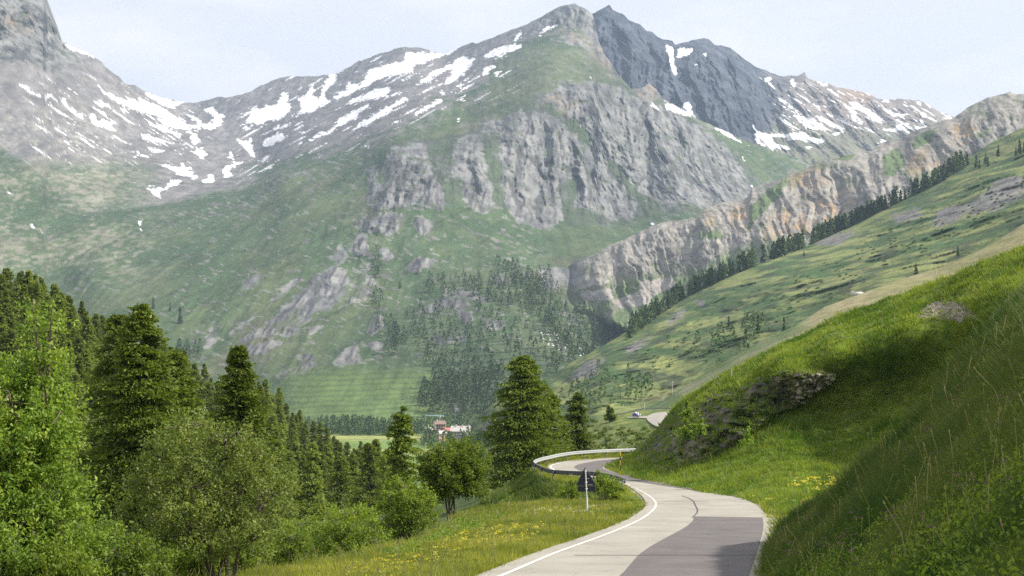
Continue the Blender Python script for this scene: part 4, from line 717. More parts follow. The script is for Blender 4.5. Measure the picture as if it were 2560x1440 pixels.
def flowers(name, L, n, poly, mat, seed, label, sz, hgt):
    r = np.random.default_rng(seed); wf = inpoly(poly) if isinstance(poly, list) else poly; Q, X, Y = scatter(L, n, lambda a, b_: wf(a, b_) * notroad(a, b_) * sst(.0, .3, fbm(np.stack([a / 22., b_ / 9., a * 0 + seed], -1), 3)), seed)
    Q = Q + np.stack([0 * X, 0 * X, hgt * (.6 + .7 * r.random(n))], -1); s = (sz * Q[:, 1] / 45. * (.6 + .7 * r.random(n)))[:, None]; d = unit(r.normal(size=(n, 3)) * [1, 1, .4]); e = unit(np.cross(d, r.normal(size=(n, 3)) * .4 + [0, -.7, .9]))
    V, Fc = quads(Q, d * s, e * s * .8); return tag(mesh(name, V, Fc, mat, rnd=r.random(n)), label, 'flowers', kind='stuff')
flowers('yellow_flowers', meadow, 2600, [(800,1450),(900,1405),(1000,1375),(1150,1330),(1260,1300),(1365,1310),(1340,1350),(1200,1385),(1060,1430),(940,1460)], m_yel, 41, 'yellow flowers in a band across the near meadow', .016, .2)
flowers('yellow_flowers', verge, 700, [(1640,1212),(1760,1222),(1900,1240),(2000,1240),(2080,1245),(1990,1275),(1930,1265),(1850,1240)], m_yel, 42, 'yellow flowers at the foot of the bank beside the road', .018, .3)
flowers('yellow_flowers', hill, 700, [(1960,1225),(2040,1190),(2140,1185),(2120,1235),(2040,1240)], m_yel, 43, 'bright yellow flowers at the edge of the lawn behind the bank', .02, .3)
flowers('pink_flowers', bank, 2200, lambda X, Y: (fbm(np.stack([X / 90., Y / 60., X * 0], -1), 3) > .12) * 1., m_pink, 44, 'small pink flowers scattered through the shaded bank', .019, .35)
flowers('white_flowers', meadow, 260, [(1330,1270),(1480,1265),(1540,1290),(1400,1300),(1300,1300)], m_whitef, 45, 'small white flowers around the sign post', .012, .25)
flowers('white_flowers', bank, 160, lambda X, Y: 1. + 0 * X, m_whitef, 46, 'small white flowers on the shaded bank', .010, .3)
flowers('yellow_flowers', bank, 220, lambda X, Y: 1. + 0 * X, m_yel, 47, 'sparse yellow flowers on the shaded bank', .014, .3)
# ---- the wood on the left slope
protos = []
for s in range(6):
    H = 12.; o = empty('larch_tree', (0, 0, -500)); (V, Fc, rnd), (tv, tf) = conifer(60 + s, H, 2.3 + .22 * s, 180, 46, .21, 0, .06, .8, .22, ragged=.3)
    mesh('crown', V, Fc, m_wood, o, rnd=rnd); mesh('trunk', tv, tf, m_bark, o, smooth=True); protos.append(o)
fd = rbf(f_ctrl)
def plant(pts, H0, label, group, name='larch_tree', depth=fd, wid=1., first=[0] * 6, seed=3):
    r = np.random.default_rng(seed)
    for i, (x, y) in enumerate(pts):
        k = int(r.integers(6)); o = protos[k] if first[k] == 0 else copy_tree(protos[k]); first[k] = 1
        D = float(depth(np.array([x]), np.array([y]))[0]); s = H0 / 12. * r.uniform(.75, 1.25); o.location = W(x, y, D) - [0, 0, .3]; o.rotation_euler = (0, 0, r.random() * 6.28); o.scale = (s * wid * r.uniform(.85, 1.2), s * wid * r.uniform(.85, 1.2), s); tag(o, label, 'conifer', group)
def poisson(poly, n, mind, seed, msk=None):
    r = np.random.default_rng(seed); m = raster([poly]); p = np.array(poly, float); out_ = []; tries = 0
    while len(out_) < n and tries < n * 60:
        tries += 1; x = r.uniform(p[:, 0].min(), p[:, 0].max()); y = r.uniform(p[:, 1].min(), p[:, 1].max())
        if samp(m, np.array([x]), np.array([y]))[0] < .5: continue
        md = mind(x, y) if callable(mind) else mind
        if all((x - a) ** 2 + ((y - b2) * 1.6) ** 2 > md * md for a, b2 in out_): out_.append((x, y))
    return out_
ft = np.array(f_top)
fpoly = [(-60, 810), (0, 812), (130, 865), (260, 925), (440, 1000), (550, 1040), (700, 1085), (790, 1150), (860, 1196), (950, 1235), (1010, 1245), (960, 1290), (850, 1300), (700, 1300), (300, 1260), (-60, 1180)]
pts = poisson(fpoly, 300, lambda x, y: 29 - 12 * min(1, max(0, x / 900.)), 5)
pts += [(x, np.interp(x, ft[:, 0], ft[:, 1]) + 10) for x in np.arange(-50, 960, 17)]
plant([p for p in pts if p[0] < 420], 11.5, 'conifer in the dense left wood, behind the tall leafy tree', 'conifers of the wood, upper left')
plant([p for p in pts if 420 <= p[0] < 700], 11.5, 'conifer in the dense left wood, right of the tallest foreground conifer', 'conifers of the wood, middle', seed=4)
plant([p for p in pts if p[0] >= 700], 10., 'conifer at the low end of the dense left wood, towards the valley floor', 'conifers of the wood, lower end', seed=5)
infill = poisson(fpoly, 420, 15, 8)
# ---- far conifers: band along the crest of the valley side, woods on the mountain's foot
def far_wood(name, pts, depth, H0, label, seed, ntri=90, wd=.17, mat=None, qs=.075):
    r = np.random.default_rng(seed); VV = []; RR = []
    pts = np.array(pts); D = depth(pts[:, 0], pts[:, 1]); B = W(pts[:, 0], pts[:, 1], D)
    for i in range(len(pts)):
        H = H0 * r.uniform(.6, 1.3); R0 = H * wd * r.uniform(.8, 1.3); t = .03 + .97 * r.random(ntri) ** 1.1; a = r.random(ntri) * 6.283; q = R0 * (1 - t) ** .8 * (.5 + .6 * r.random(ntri)) + .02 * H
        P = B[i] + np.stack([np.cos(a) * q, np.sin(a) * q, t * H - .3], -1); d = unit(np.stack([np.cos(a), np.sin(a), -.3 + 0 * a], -1) + r.normal(size=(ntri, 3)) * .6); sz = H * qs * (.7 + .6 * r.random(ntri))[:, None]
        V, _ = quads(P, d * sz, unit(np.cross(d, r.normal(size=(ntri, 3)) + [0, 0, 1])) * sz * .55); VV.append(V); RR.append(np.clip(r.random(ntri) * .6 + r.random() * .5, 0, 1))
    V = np.concatenate(VV); o = mesh(name, V, np.arange(len(V)).reshape(-1, 4), mat or m_farwood, rnd=np.concatenate(RR)); return tag(o, label, 'wood', kind='stuff')
far_wood('wood_understorey', infill, fd, 7.5, 'young trees filling the gaps of the dense left wood', 19, 260, .26, m_wood, .045)
def mlook(L, x, y):
    i = np.clip(np.round((x - L.X[0, 0]) / (L.X[0, 1] - L.X[0, 0])).astype(int), 0, L.X.shape[1] - 1); c = L.Y[:, i]; j = np.argmin(np.abs(c - y[None]), 0); return L.D[j, i]
def band(lo, up, n, seed):
    r = np.random.default_rng(seed); lo = np.array(lo, float); up = np.array(up, float); x = r.uniform(lo[0, 0], lo[-1, 0], n); t = r.random(n) ** .8; a = np.interp(x, lo[:, 0], lo[:, 1]); b2 = np.interp(x, up[:, 0], up[:, 1]); return np.stack([x, a + (b2 - a) * t], -1)
e_t = np.array(e_top, float)
bl = [(1560,860),(1620,812),(1700,752),(1830,690),(1900,660),(2010,612),(2130,565),(2250,505),(2330,470),(2420,415)]
bu = [(x, np.interp(x, e_t[:, 0], e_t[:, 1]) + 3) for x in (1560,1620,1700,1830,1900,2010,2130,2250,2330,2420)]
bp_ = band(bl, bu, 640, 11); bp_ = bp_[(fbm(np.stack([bp_[:, 0] / 34., bp_[:, 1] / 18., 0 * bp_[:, 0]], -1), 3) > -.12) | (np.arange(len(bp_)) < 110)]; ed = lambda x, y: mlook(ehill, x, y)
far_wood('conifer_belt', bp_[110:], ed, 16., 'dark belt of conifers along the crest of the green valley side', 12)
# individually: the belt's foremost trees and the loners
def far_tree(p, depth, H, label, group, seed, first={}):
    if 'm' not in first:
        o = empty('distant_conifer', (0, 0, 0)); (V, Fc, rnd), (tv, tf) = conifer(90, 12., 2.2, 60, 8, .75, 0, .06, .75); mesh('crown', V, Fc, m_farwood, o, rnd=rnd); mesh('trunk', tv, tf, m_bark, o, smooth=True); first['m'] = o
    else: o = copy_tree(first['m'])
    r = random.Random(seed); D = float(depth(np.array([p[0]]), np.array([p[1]]))[0]); s = H / 12. * r.uniform(.75, 1.25); o.location = W(p[0], p[1], D); o.scale = (s, s, s); o.rotation_euler = (0, 0, r.random() * 6); tag(o, label, 'conifer', group)
bpn = sorted(bp_[:110].tolist())
for k, p in enumerate(band([(2330,450),(2420,430),(2560,400),(2600,390)], [(2330,435),(2420,412),(2560,372),(2600,360)], 22, 13)): far_tree(p, ed, 11, 'dark conifer in the short second row near the right edge of the valley side', 'conifers of the upper right row', k)
for k, p in enumerate(bpn):
    far_tree(p, ed, 15, 'conifer at the front of the dark belt, upper half towards the right edge' if p[0] > 1990 else 'conifer at the front of the dark belt, lower half towards the valley', 'belt conifers, upper half' if p[0] > 1990 else 'belt conifers, lower half', k)
md = lambda x, y: mlook(mtn, x, y)
zones = [([(1060,700),(1150,690),(1200,700),(1280,670),(1330,690),(1380,750),(1450,770),(1620,790),(1600,850),(1500,890),(1430,900),(1340,800),(1250,760),(1150,740),(1070,760)], 200, 17),
 ([(1180,720),(1340,700),(1400,800),(1440,880),(1400,920),(1300,900),(1240,860),(1190,800)], 80, 24), ([(1060,760),(1130,780),(1200,840),(1240,920),(1240,1000),(1100,1010),(1060,900),(980,860),(1010,800)], 110, 24),
 ([(1060,960),(1140,930),(1260,930),(1260,1040),(1080,1045),(1040,1020)], 120, 16), ([(920,720),(950,730),(960,790),(1000,830),(990,900),(960,880),(930,800)], 30, 18), ([(1240,650),(1380,690),(1420,760),(1330,740),(1250,700)], 45, 16),
 ([(930,620),(945,640),(950,700),(930,690)], 8, 12), ([(440,880),(500,870),(510,900),(450,910)], 12, 12), ([(1380,880),(1500,880),(1480,960),(1400,980),(1360,930)], 25, 22)]
zp = []
for k, (pl, n, mdist) in enumerate(zones): zp += poisson(pl, n, mdist * .62, 20 + k)
far_wood('mountain_wood', zp, md, 17., 'scattered dark conifer woods climbing the foot of the mountain above the village', 14, 90, .3)
vfl = lambda x, y: v_depth(x, y)
far_wood('valley_wood', np.concatenate([band([(760,1088),(960,1090),(1055,1092)], [(760,1070),(960,1074),(1055,1076)], 260, 15), band([(1055,1122),(1240,1128)], [(1055,1108),(1240,1112)], 60, 16), band([(1055,1076),(1240,1074)], [(1055,1068),(1240,1062)], 60, 17)]), vfl, 13., 'dark line of trees across the valley floor in front of the terraced slope', 16, 80, .24)
clumps('hill_shrubs', ehill, 420, 2.2, .5, m_farwood, lambda X, Y: sst(.0, .6, np.sin(X / 61. + Y / 29.) + np.sin(X / 23. - Y / 13.) - .3) * (Y < 1050), 61, 'low dark shrubs dotted over the green valley side', 'shrubs', per=22, leaf=.9)
el = poisson([(1500,930),(1640,960),(1640,1010),(1440,1040),(1400,1000)], 26, 20, 33) + poisson([(1740,870),(1900,800),(1960,830),(1800,920)], 14, 20, 34)
far_wood('slope_wood', el, ed, 11., 'dark clusters of trees at the foot of the green valley side', 17, 90, .25)
for k, (p, H, lab) in enumerate([((1822,815), 9, 'lone bush-like conifer in the middle of the green valley side'), ((2290,686), 8, 'lone dark tree in the pale grass under the right end of the valley side'), ((1895,828), 9, 'conifer standing alone just above the crest of the near hill'), ((2010,640), 7, 'small lone conifer high on the valley side, below the belt'), ((1960,830), 9, 'rounded tree on the valley side above the dip of the near hill'), ((2395,640), 6, 'small dark bush on the valley side near the right edge')]): far_tree(p, ed, H, lab, None, 200 + k)
for k, (p, H, lab) in enumerate([((450,808), 22, 'lone round tree on the open green slope at left'), ((425,778), 16, 'smaller lone conifer up left of the round tree on the open slope'), ((383,772), 16, 'leftmost lone conifer on the open green slope'), ((1000,720), 14, 'conifer beside the small cliff in the middle of the mountain foot')]): far_tree(p, md, H, lab, None, 220 + k)
# ------------------------------------------------------------------ things along the road
def box(c, s, rot=0., bev=0.):
    x, y, z = [v / 2 for v in s]; V = np.array([(a * x, b2 * y, c2 * z) for a in (-1, 1) for b2 in (-1, 1) for c2 in (-1, 1)], float)
    ca, sa = math.cos(rot), math.sin(rot); V = np.stack([V[:, 0] * ca - V[:, 1] * sa, V[:, 0] * sa + V[:, 1] * ca, V[:, 2]], -1) + c
    return V, np.array([(0, 1, 3, 2), (4, 6, 7, 5), (0, 4, 5, 1), (2, 3, 7, 6), (0, 2, 6, 4), (1, 5, 7, 3)])
m_galv = plain('galvanised_steel', (.50, .51, .50), .38, .55, 3, .15)
m_galvd = plain('dark_steel_back', (.075, .078, .085), .5, .3, 4, .25)  # much darker tone for the back face of the rail
m_post = plain('post_steel', (.10, .10, .11), .6, .3, 5, .2)
def guardrail(gp_, label, hgt=.62, post_dx=4, steps=10, dark=None, name='guard_rail', drop=.8):
    o = empty(name, tuple(gp_[0])); tag(o, label, 'guard rail'); O = gp_[0]
    p = np.array([tuple(v) for v in cr(gp_, steps)]); p = p[np.r_[True, np.linalg.norm(np.diff(p, axis=0), axis=1) > .02]]
    n = len(p); prof = [(0, -.14), (.06, -.11), (.07, -.07), (.0, -.02), (-.01, 0), (.0, .02), (.07, .07), (.06, .11), (0, .14), (-.02, .14), (-.02, 0), (-.02, -.14)]
    V = []
    for i in range(n):
        d = p[min(i + 1, n - 1)] - p[max(i - 1, 0)]; d[2] = 0; d = unit(d); nn = np.array([-d[1], d[0], 0])    # nn: towards the road
        for a, b2 in prof: V.append(p[i] - O + nn * a + [0, 0, hgt + b2])
    k = len(prof); V = np.array(V); Fc = [(i * k + j, i * k + (j + 1) % k, (i + 1) * k + (j + 1) % k, (i + 1) * k + j) for i in range(n - 1) for j in range(k)]
    rail = mesh('rail', V, Fc, m_galv, o); rail.data.materials.append(m_galvd)
    mi = np.zeros(len(Fc), np.int32); mi[[i * k + j for i in range(n - 1) for j in (9, 10)]] = 1; rail.data.polygons.foreach_set('material_index', mi)
    s = np.r_[0, np.cumsum(np.linalg.norm(np.diff(p, axis=0), axis=1))]; L = s[-1]; first = None
    for q in np.arange(.6, L, post_dx):
        i = min(int(np.searchsorted(s, q)), n - 1); d = p[min(i + 1, n - 1)] - p[max(i - 1, 0)]; d[2] = 0; d = unit(d); nn = np.array([-d[1], d[0], 0]); r = math.atan2(d[1], d[0])
        v, f = join([box((0, 0, (hgt - drop) / 2 + .05), (.10, .06, hgt + drop), 0), box((0, .05, hgt), (.06, .10, .2), 0)])
        if first is None: first = mesh('post', v, f, m_post, o); pt = first
        else: pt = first.copy(); COL.objects.link(pt); pt.parent = o
        pt.location = p[i] - O - nn * .12; pt.rotation_euler = (0, 0, r + math.pi if False else r)
    return o
gpts = [(1606,1141),(1570,1142),(1540,1143),(1500,1145),(1460,1148),(1430,1151),(1400,1156),(1375,1162),(1352,1168),(1338,1174),(1334,1179),(1344,1187),(1358,1194),(1374,1200),(1397,1203),(1430,1205),(1480,1207),(1518,1213),(1545,1220),(1562,1227)]
G0 = [W(x, y, g(y)) for x, y in gpts]
guardrail([a for a in G0], 'galvanised guard rail round the outside of the near bend', hgt=.60, post_dx=3.6)
fg = [(1526,1046,372),(1560,1040,374),(1580,1035,378),(1600,1030.5,382),(1625,1028,386),(1650,1027.5,388),(1680,1029,390),(1710,1031,390)]
guardrail([W(*q) for q in fg], 'low guard rail along the outer edge of the far road', hgt=.75, post_dx=3, steps=5)
# sign seen from behind
m_back = plain('dark_grey_plate_back', (.022, .026, .045), .5, .2, 6, .3); m_galp = plain('zinc_post', (.62, .62, .60), .5, .15, 9, .15)
SD = 66.; u = SD / F; sb = W(1468.5, 1302, SD); sg = empty('road_sign', tuple(sb)); tag(sg, 'back of a dark triangular road sign with a rectangular plate on a two-tone post', 'road sign')
def sp(x, y, dy=0): return np.array([(x - CX) * u - sb[0], dy, (HY - y) * u - sb[2]])
def plate(name, pts, mat, th=.025, dy=.05, rim=True):
    a = [sp(x, y, dy) for x, y in pts]; b2 = [q + [0, th, 0] for q in a]; n = len(a); V = a + b2; Fc = [tuple(range(n)), tuple(range(2 * n - 1, n - 1, -1))] + [(i, i + n, (i + 1) % n + n, (i + 1) % n) for i in range(n)]
    o = mesh(name, V, Fc, mat, sg)
    if rim:
        L = []
        for i in range(n): L.append(tube([a[i] - [0, .012, 0], a[(i + 1) % n] - [0, .012, 0]], [.011, .011], 5))
        v, f = join(L); mesh('rim', v, f, m_post, o)
    return o
plate('triangle_plate', [(1463.2,1169.5),(1465.2,1172),(1489,1211.5),(1487.5,1214.5),(1443,1214.5),(1441.5,1211.5),(1460.8,1172)], m_back)
plate('rectangle_plate', [(1444,1216.2),(1488.5,1216.2),(1488.5,1229.5),(1444,1229.5)], m_back)
v, f = tube([sp(1463.5,1172.5), sp(1465.5,1215), sp(1467,1248)], [.030, .030, .030], 10); mesh('upper_post', v, f, m_galp, sg, smooth=True)
v, f = tube([sp(1467,1243), sp(1467.6,1270), sp(1468.5,1308)], [.046, .050, .058], 12); mesh('lower_post', v, f, m_galp, sg, smooth=True)
for y in (1178, 1206, 1222):
    v, f = box(sp(1463.5 + (y - 1172) * .046, y, .02), (.11, .075, .04)); mesh('clamp', v, f, m_galp, sg)
for y in (1197, 1212.5):
    v, f = box(sp(1465, y, .035), (.62 if y > 1200 else .3, .022, .03)); mesh('bracket', v, f, m_post, sg)
# yellow and black snow pole
m_py = plain('yellow_pole_paint', (.75, .48, .03), .5); m_pb = plain('black_pole_paint', (.02, .02, .022), .5)
PD = float(g(1200)) - 1.; pu = PD / F; pb = W(1550.5, 1201, PD); po = empty('snow_pole', tuple(pb)); tag(po, 'thin yellow and black snow pole at the inside of the bend', 'snow pole')
hh = [0, 10, 24, 38, 50, 62, 72]
for i in range(6):
    v, f = tube([(-.0, 0, hh[i] * pu - (.2 if i == 0 else 0)), (-.0, 0, hh[i + 1] * pu)], [.028, .028], 8); mesh('pole_band', v, f, m_pb if i % 2 == 0 else m_py, po, smooth=True)
# poles of the power line
m_pole = plain('grey_wood_pole', (.42, .40, .36), .8, 0, 3, .2)
def util(x, y0, y1, D, lab, arm=True):
    U = D / F; H = (y1 - y0) * U; o = empty('utility_pole', tuple(W(x, y1, D))); tag(o, lab, 'pole', 'poles of the power line')
    v, f = tube([(0, 0, -1), (0, 0, H)], [.17, .12], 8); mesh('pole', v, f, m_pole, o, smooth=True)
    if arm: v, f = box((0, 0, H - .5), (1.5, .12, .12)); mesh('crossarm', v, f, m_pole, o)
util(1680.5, 953, 988, 550, 'tallest of the thin pale poles beyond the near hill, against a dark tree')
util(1656.5, 992, 1004, 545, 'short pale pole low on the shoulder left of the tallest pole')
util(1720, 965, 982, 560, 'pale pole on the shoulder just right of the tallest pole')
util(1610.5, 1007, 1030, 392, 'pale pole beside the far road, above the two motorcycles', False)
for x, y0, y1, lab in ((2324, 688, 705, 'leftmost thin pale pole rising behind the crest of the near hill at right'), (2340, 674, 700, 'tallest thin pale pole behind the crest of the near hill at right'), (2350, 680, 700, 'rightmost thin pale pole behind the crest of the near hill at right')):
    util(x, y0, y1 + 6, 600, lab, False)
# broken stake on the crest of the near hill
hd = rbf(h_ctrl)
dS = float(hd(np.array([1828.]), np.array([938.]))[0]); so_ = empty('wooden_stake', tuple(W(1829, 934, dS - 1))); tag(so_, 'small leaning wooden stake on the sunlit edge of the near hill', 'stake')
v, f = tube([(0, 0, -.3), (-.02, 0, .35)], [.035, .03], 6); mesh('post', v, f, m_pole, so_); v, f = tube([(-.02, .0, .33), (.12, 0, .05)], [.02, .015], 5); mesh('brace', v, f, m_pole, so_)
# rocks: scree on the crest, outcrop, gravel at the road's edge
m_rock = plain('pale_rock', (.30, .265, .21), .9, 0, 5, .35, .03)
def rocks(name, L, n, wf, seed, size, label, mat=m_rock):
    r = np.random.default_rng(seed); Q, X, Y = scatter(L, n, wf, seed); bl_ = []
    ico = unit(np.array([(0, -1, 1.6), (0, 1, 1.6), (0, -1, -1.6), (0, 1, -1.6), (-1, 1.6, 0), (1, 1.6, 0), (-1, -1.6, 0), (1, -1.6, 0), (1.6, 0, -1), (1.6, 0, 1), (-1.6, 0, -1), (-1.6, 0, 1)], float)[:, [0, 1, 2]])
    Fi = np.array([(0, 11, 6), (0, 6, 7), (0, 7, 9), (0, 9, 1), (0, 1, 11), (1, 9, 5), (1, 5, 4), (1, 4, 11), (11, 4, 10), (11, 10, 6), (3, 5, 8), (3, 8, 2), (3, 2, 10), (3, 10, 4), (3, 4, 5), (2, 8, 7), (2, 7, 6), (2, 6, 10), (8, 5, 9), (8, 9, 7)])
    for i in range(n): bl_.append((Q[i] + ico * (size * r.uniform(.4, 1.5)) * r.uniform(.6, 1.3, 3) * (1 + .25 * r.normal(size=(12, 1))), Fi))
    v, f = join(bl_); return tag(mesh(name, v, f, mat), label, 'rocks', kind='stuff')
rocks('scree', hill, 900, lambda X, Y: sst(.15, .6, samp(M_scr, X, Y)) * (Y < 860) * (.3 + sst(-.2, .5, np.sin(X / 9.) + np.sin(Y / 5. + X / 17.))), 51, .075, 'patch of pale broken stones in the turf near the top of the near hill')
rocks('stones', hill, 120, lambda X, Y: sst(.3, .8, samp(M_esc, X, Y)), 52, .13, 'loose stones on the rocky cut of the near hill', plain('brown_rock', (.12, .105, .09), .9, 0, 4, .4, .03))
rocks('stones', hill, 60, lambda X, Y: sst(.15, .6, samp(M_scr, X, Y)) * (Y > 900), 55, .16, 'pale slabs at the upper end of the rocky cut')
rocks('roadside_gravel', verge, 1500, inpoly([(1915,1290),(1935,1290),(1950,1340),(1945,1400),(1935,1470),(1905,1470),(1915,1400),(1925,1340)]), 53, .035, 'pale gravel along the right edge of the road', plain('pale_gravel', (.42, .40, .36), .9, 0, 8, .35))
rocks('boulder_field', mtn, 70, inpoly([(1358,830),(1385,825),(1420,870),(1455,870),(1460,885),(1400,885),(1365,865)]), 54, 1.6, 'white boulders scattered in the clearing at the valley head', plain('white_boulder', (.62, .60, .56), .9))
def stalks(name, L, n, wf, seed, label, h0=.75, mat=None):
    r = np.random.default_rng(seed); Q, X, Y = scatter(L, n, wf, seed); a = r.normal(size=(n, 2)) * .25; hh = h0 * (.5 + .8 * r.random(n)); ww = .0045 * np.maximum(1, Q[:, 1] / 30.); V = []; sd_ = np.stack([ww, 0 * ww, 0 * ww], -1)
    m1 = Q + np.stack([a[:, 0] * hh * .3, a[:, 1] * hh * .3, hh * .55], -1); tp = Q + np.stack([a[:, 0] * hh, a[:, 1] * hh, hh * .95], -1); hd_ = tp + np.stack([a[:, 0] * .1, 0 * ww, .07 + 0 * ww], -1)
    A = np.stack([Q - sd_, Q + sd_, m1 + sd_, m1 - sd_], 1); B = np.stack([m1 - sd_, m1 + sd_, tp + sd_, tp - sd_], 1); Cc = np.stack([tp, (tp + hd_) / 2 + sd_ * 2.6, hd_, (tp + hd_) / 2 - sd_ * 2.6], 1); V = np.concatenate([A, B, Cc]).reshape(-1, 3)
    return tag(mesh(name, V, np.arange(len(V)).reshape(-1, 4), mat or m_straw, rnd=np.tile(r.random(n), 3)), label, 'grass', kind='stuff')
m_straw = leaf_mat('straw', (.20, .20, .08), (.36, .34, .18), .35, 0)
stalks('seed_stalks', bank, 260, lambda X, Y: sst(1900, 1930, X), 71, 'thin pale seed stalks standing above the bank grass', .62)
stalks('seed_stalks', hill, 800, lambda X, Y: 1 - .5 * samp(M_esc, X, Y), 72, 'thin pale seed stalks on the near hill', .55)
stalks('seed_stalks', meadow, 700, notroad, 73, 'thin pale seed stalks in the meadow', .45)
# two blue motorcycles in the lay-by
m_blue = plain('blue_fairing', (.10, .11, .48), .35, .1, 2, .1); m_silv = plain('silver_fairing', (.55, .56, .70), .35, .3, 2, .1); m_black = plain('black_rubber', (.012, .012, .012), .7); m_glass = plain('windshield', (.75, .78, .80), .15); m_lamp = plain('headlamp_glass', (.9, .9, .92), .1)
def motorbike(x, y, D, rz, lab, fm):
    o = empty('motorcycle', tuple(W(x, y, D)), rz); tag(o, lab, 'motorcycle', 'motorcycles in the lay-by')
    for yy in (-.72, .72):
        v, f = tube([(.32 * math.cos(a) * 0, yy + .27 * math.cos(a), .32 + .27 * math.sin(a)) for a in np.linspace(0, 2 * math.pi, 17)], [.07] * 17, 6); wh = mesh('wheel', v, f, m_black, o)
        v, f = tube([(-.04, yy, .32), (.04, yy, .32)], [.2, .2], 10); mesh('rim', v, f, m_post, wh)
    L = [box((0, -.35, .78), (.42, .5, .42)), box((0, -.58, .92), (.34, .2, .28)), box((0, -.1, .55), (.34, .6, .34))]; v, f = join(L); mesh('fairing', v, f, fm, o)
    v, f = tube([(0, -.5, .9), (0, .1, .98), (0, .35, .88)], [.16, .19, .12], 10); mesh('fuel_tank', v, f, fm, o, smooth=True)
    v, f = join([box((0, .45, .86), (.28, .75, .12)), box((0, .55, .98), (.24, .3, .12))]); mesh('seat', v, f, m_black, o)
    v, f = tube([(-.4, -.3, 1.05), (-.15, -.42, 1.08), (.15, -.42, 1.08), (.4, -.3, 1.05)], [.02] * 4, 6); mesh('handlebar', v, f, m_black, o)
    v, f = box((0, 0, 0), (.36, .02, .36)); V = v.copy(); V[:, 1] += V[:, 2] * .5 - .55; V[:, 2] += 1.18; mesh('windshield', V, f, m_glass, o)
    v, f = tube([(0, -.70, .88), (0, -.66, .88)], [.09, .10], 10); mesh('headlight', v, f, m_lamp, o)
    v, f = join([box((-.32, .55, .7), (.2, .5, .38)), box((.32, .55, .7), (.2, .5, .38))]); mesh('panniers', v, f, fm, o)
    v, f = tube([(0, -.72, .32), (0, -.5, .9)], [.05, .05], 6); mesh('fork', v, f, m_post, o)
dm = lambda x, y: float(kdep(np.array([float(x)]), np.array([float(y)]))[0]) * .998
motorbike(1587.6, 1043.6, dm(1587.6, 1043.6), .35, 'dark blue motorcycle, the left one of the two parked in the far lay-by', m_blue)
motorbike(1595.6, 1044.4, dm(1595.6, 1044.4), -.3, 'silver-blue motorcycle, the right one of the two parked in the far lay-by', m_silv)
# ------------------------------------------------------------------ village
m_plast = plain('cream_plaster', (.55, .48, .40), .9, 0, .6, .15); m_pinkp = plain('pink_plaster', (.58, .38, .30), .9, 0, .6, .12); m_stone = plain('grey_stone_wall', (.33, .31, .28), .9, 0, 1., .35)
m_slate = plain('pale_slate_roof', (.42, .40, .37), .8, 0, .9, .25); m_rust = plain('brown_roof', (.20, .145, .115), .85, 0, .8, .25); m_red = plain('red_roof', (.52, .15, .13), .8, 0, 1., .12); m_win = plain('dark_window', (.03, .035, .04), .2); m_shut = plain('brown_shutter', (.16, .08, .05), .8); m_white = plain('white_frame', (.52, .50, .46), .7)
def house(x, y, D, w_, d_, h, rh, rz, lab, wall, roof, floors=2, nwin=4, balcony=False, chim=1, name='village_house'):
    o = empty(name, tuple(W(x, y, D)), rz); tag(o, lab, 'house')
    x0, y0 = w_ / 2, d_ / 2; V = [(-x0, -y0, -2), (x0, -y0, -2), (x0, y0, -2), (-x0, y0, -2), (-x0, -y0, h), (x0, -y0, h), (x0, y0, h), (-x0, y0, h), (-x0, 0, h + rh), (x0, 0, h + rh)]
    mesh('wall', V, [(0, 1, 5, 4), (1, 2, 6, 9, 5), (2, 3, 7, 6), (3, 0, 4, 8, 7)], wall, o)
    e = .7; k = rh / y0; A = [(-x0 - e, -y0 - e, h - e * k), (x0 + e, -y0 - e, h - e * k), (x0 + e, 0, h + rh), (-x0 - e, 0, h + rh), (-x0 - e, y0 + e, h - e * k), (x0 + e, y0 + e, h - e * k)]
    Bt = [(a, b2, c + .35) for a, b2, c in A]; V = A + Bt
    rf = mesh('roof', [(a, b2, c + .04) for a, b2, c in V], [(0, 3, 2, 1), (3, 4, 5, 2), (6, 7, 8, 9), (9, 8, 11, 10), (0, 1, 7, 6), (4, 10, 11, 5), (0, 6, 9, 3), (3, 9, 10, 4), (1, 2, 8, 7), (2, 5, 11, 8)], roof, o)
    for c in range(chim):
        cx_ = -x0 * .5 + c * x0 * .7; v, f = join([box((cx_, -y0 * .2, h + rh + .3), (.9, .9, 1.9)), box((cx_, -y0 * .2, h + rh + 1.4), (1.2, 1.2, .25))]); mesh('chimney', v, f, m_white, rf)
    for fl in range(floors):
        for i in range(nwin):
            wx = -x0 + (i + .5) * w_ / nwin; wz = 1.4 + fl * (h - .6) / floors
            v, f = box((wx, -y0 - .03, wz), (1.1, .12, 1.4)); wn = mesh('window', v, f, m_shut, o); v, f = box((wx, -y0 - .10, wz), (.8, .06, 1.1)); mesh('pane', v, f, m_win, wn)
        for sx in (-1, 1):
            v, f = box((sx * (x0 + .03), 0, 1.4 + fl * (h - .6) / floors), (.12, 1.1, 1.4)); mesh('window', v, f, m_win, o)
    if balcony:
        for fl in range(1, floors + 1):
            z = fl * (h - .6) / floors - .2; v, f = join([box((0, -y0 - .8, z), (w_ * .9, 1.5, .18)), box((0, -y0 - 1.5, z + .55), (w_ * .9, .08, .12))] + [box((-w_ * .45 + j * w_ * .9 / 14, -y0 - 1.5, z + .3), (.07, .07, .6)) for j in range(15)]); mesh('balcony', v, f, m_shut, o)
    return o
house(1098, 1082, 1330, 9.5, 10, 8.4, 2.6, .35, 'tall cream chalet with brown balconies, leftmost high house of the village', m_plast, m_rust, 3, 4, True)
house(1102, 1101, 1290, 8, 9, 6.5, 2., .5, 'pink-cream house in front of and below the tall cream chalet', m_pinkp, m_slate, 2, 3)
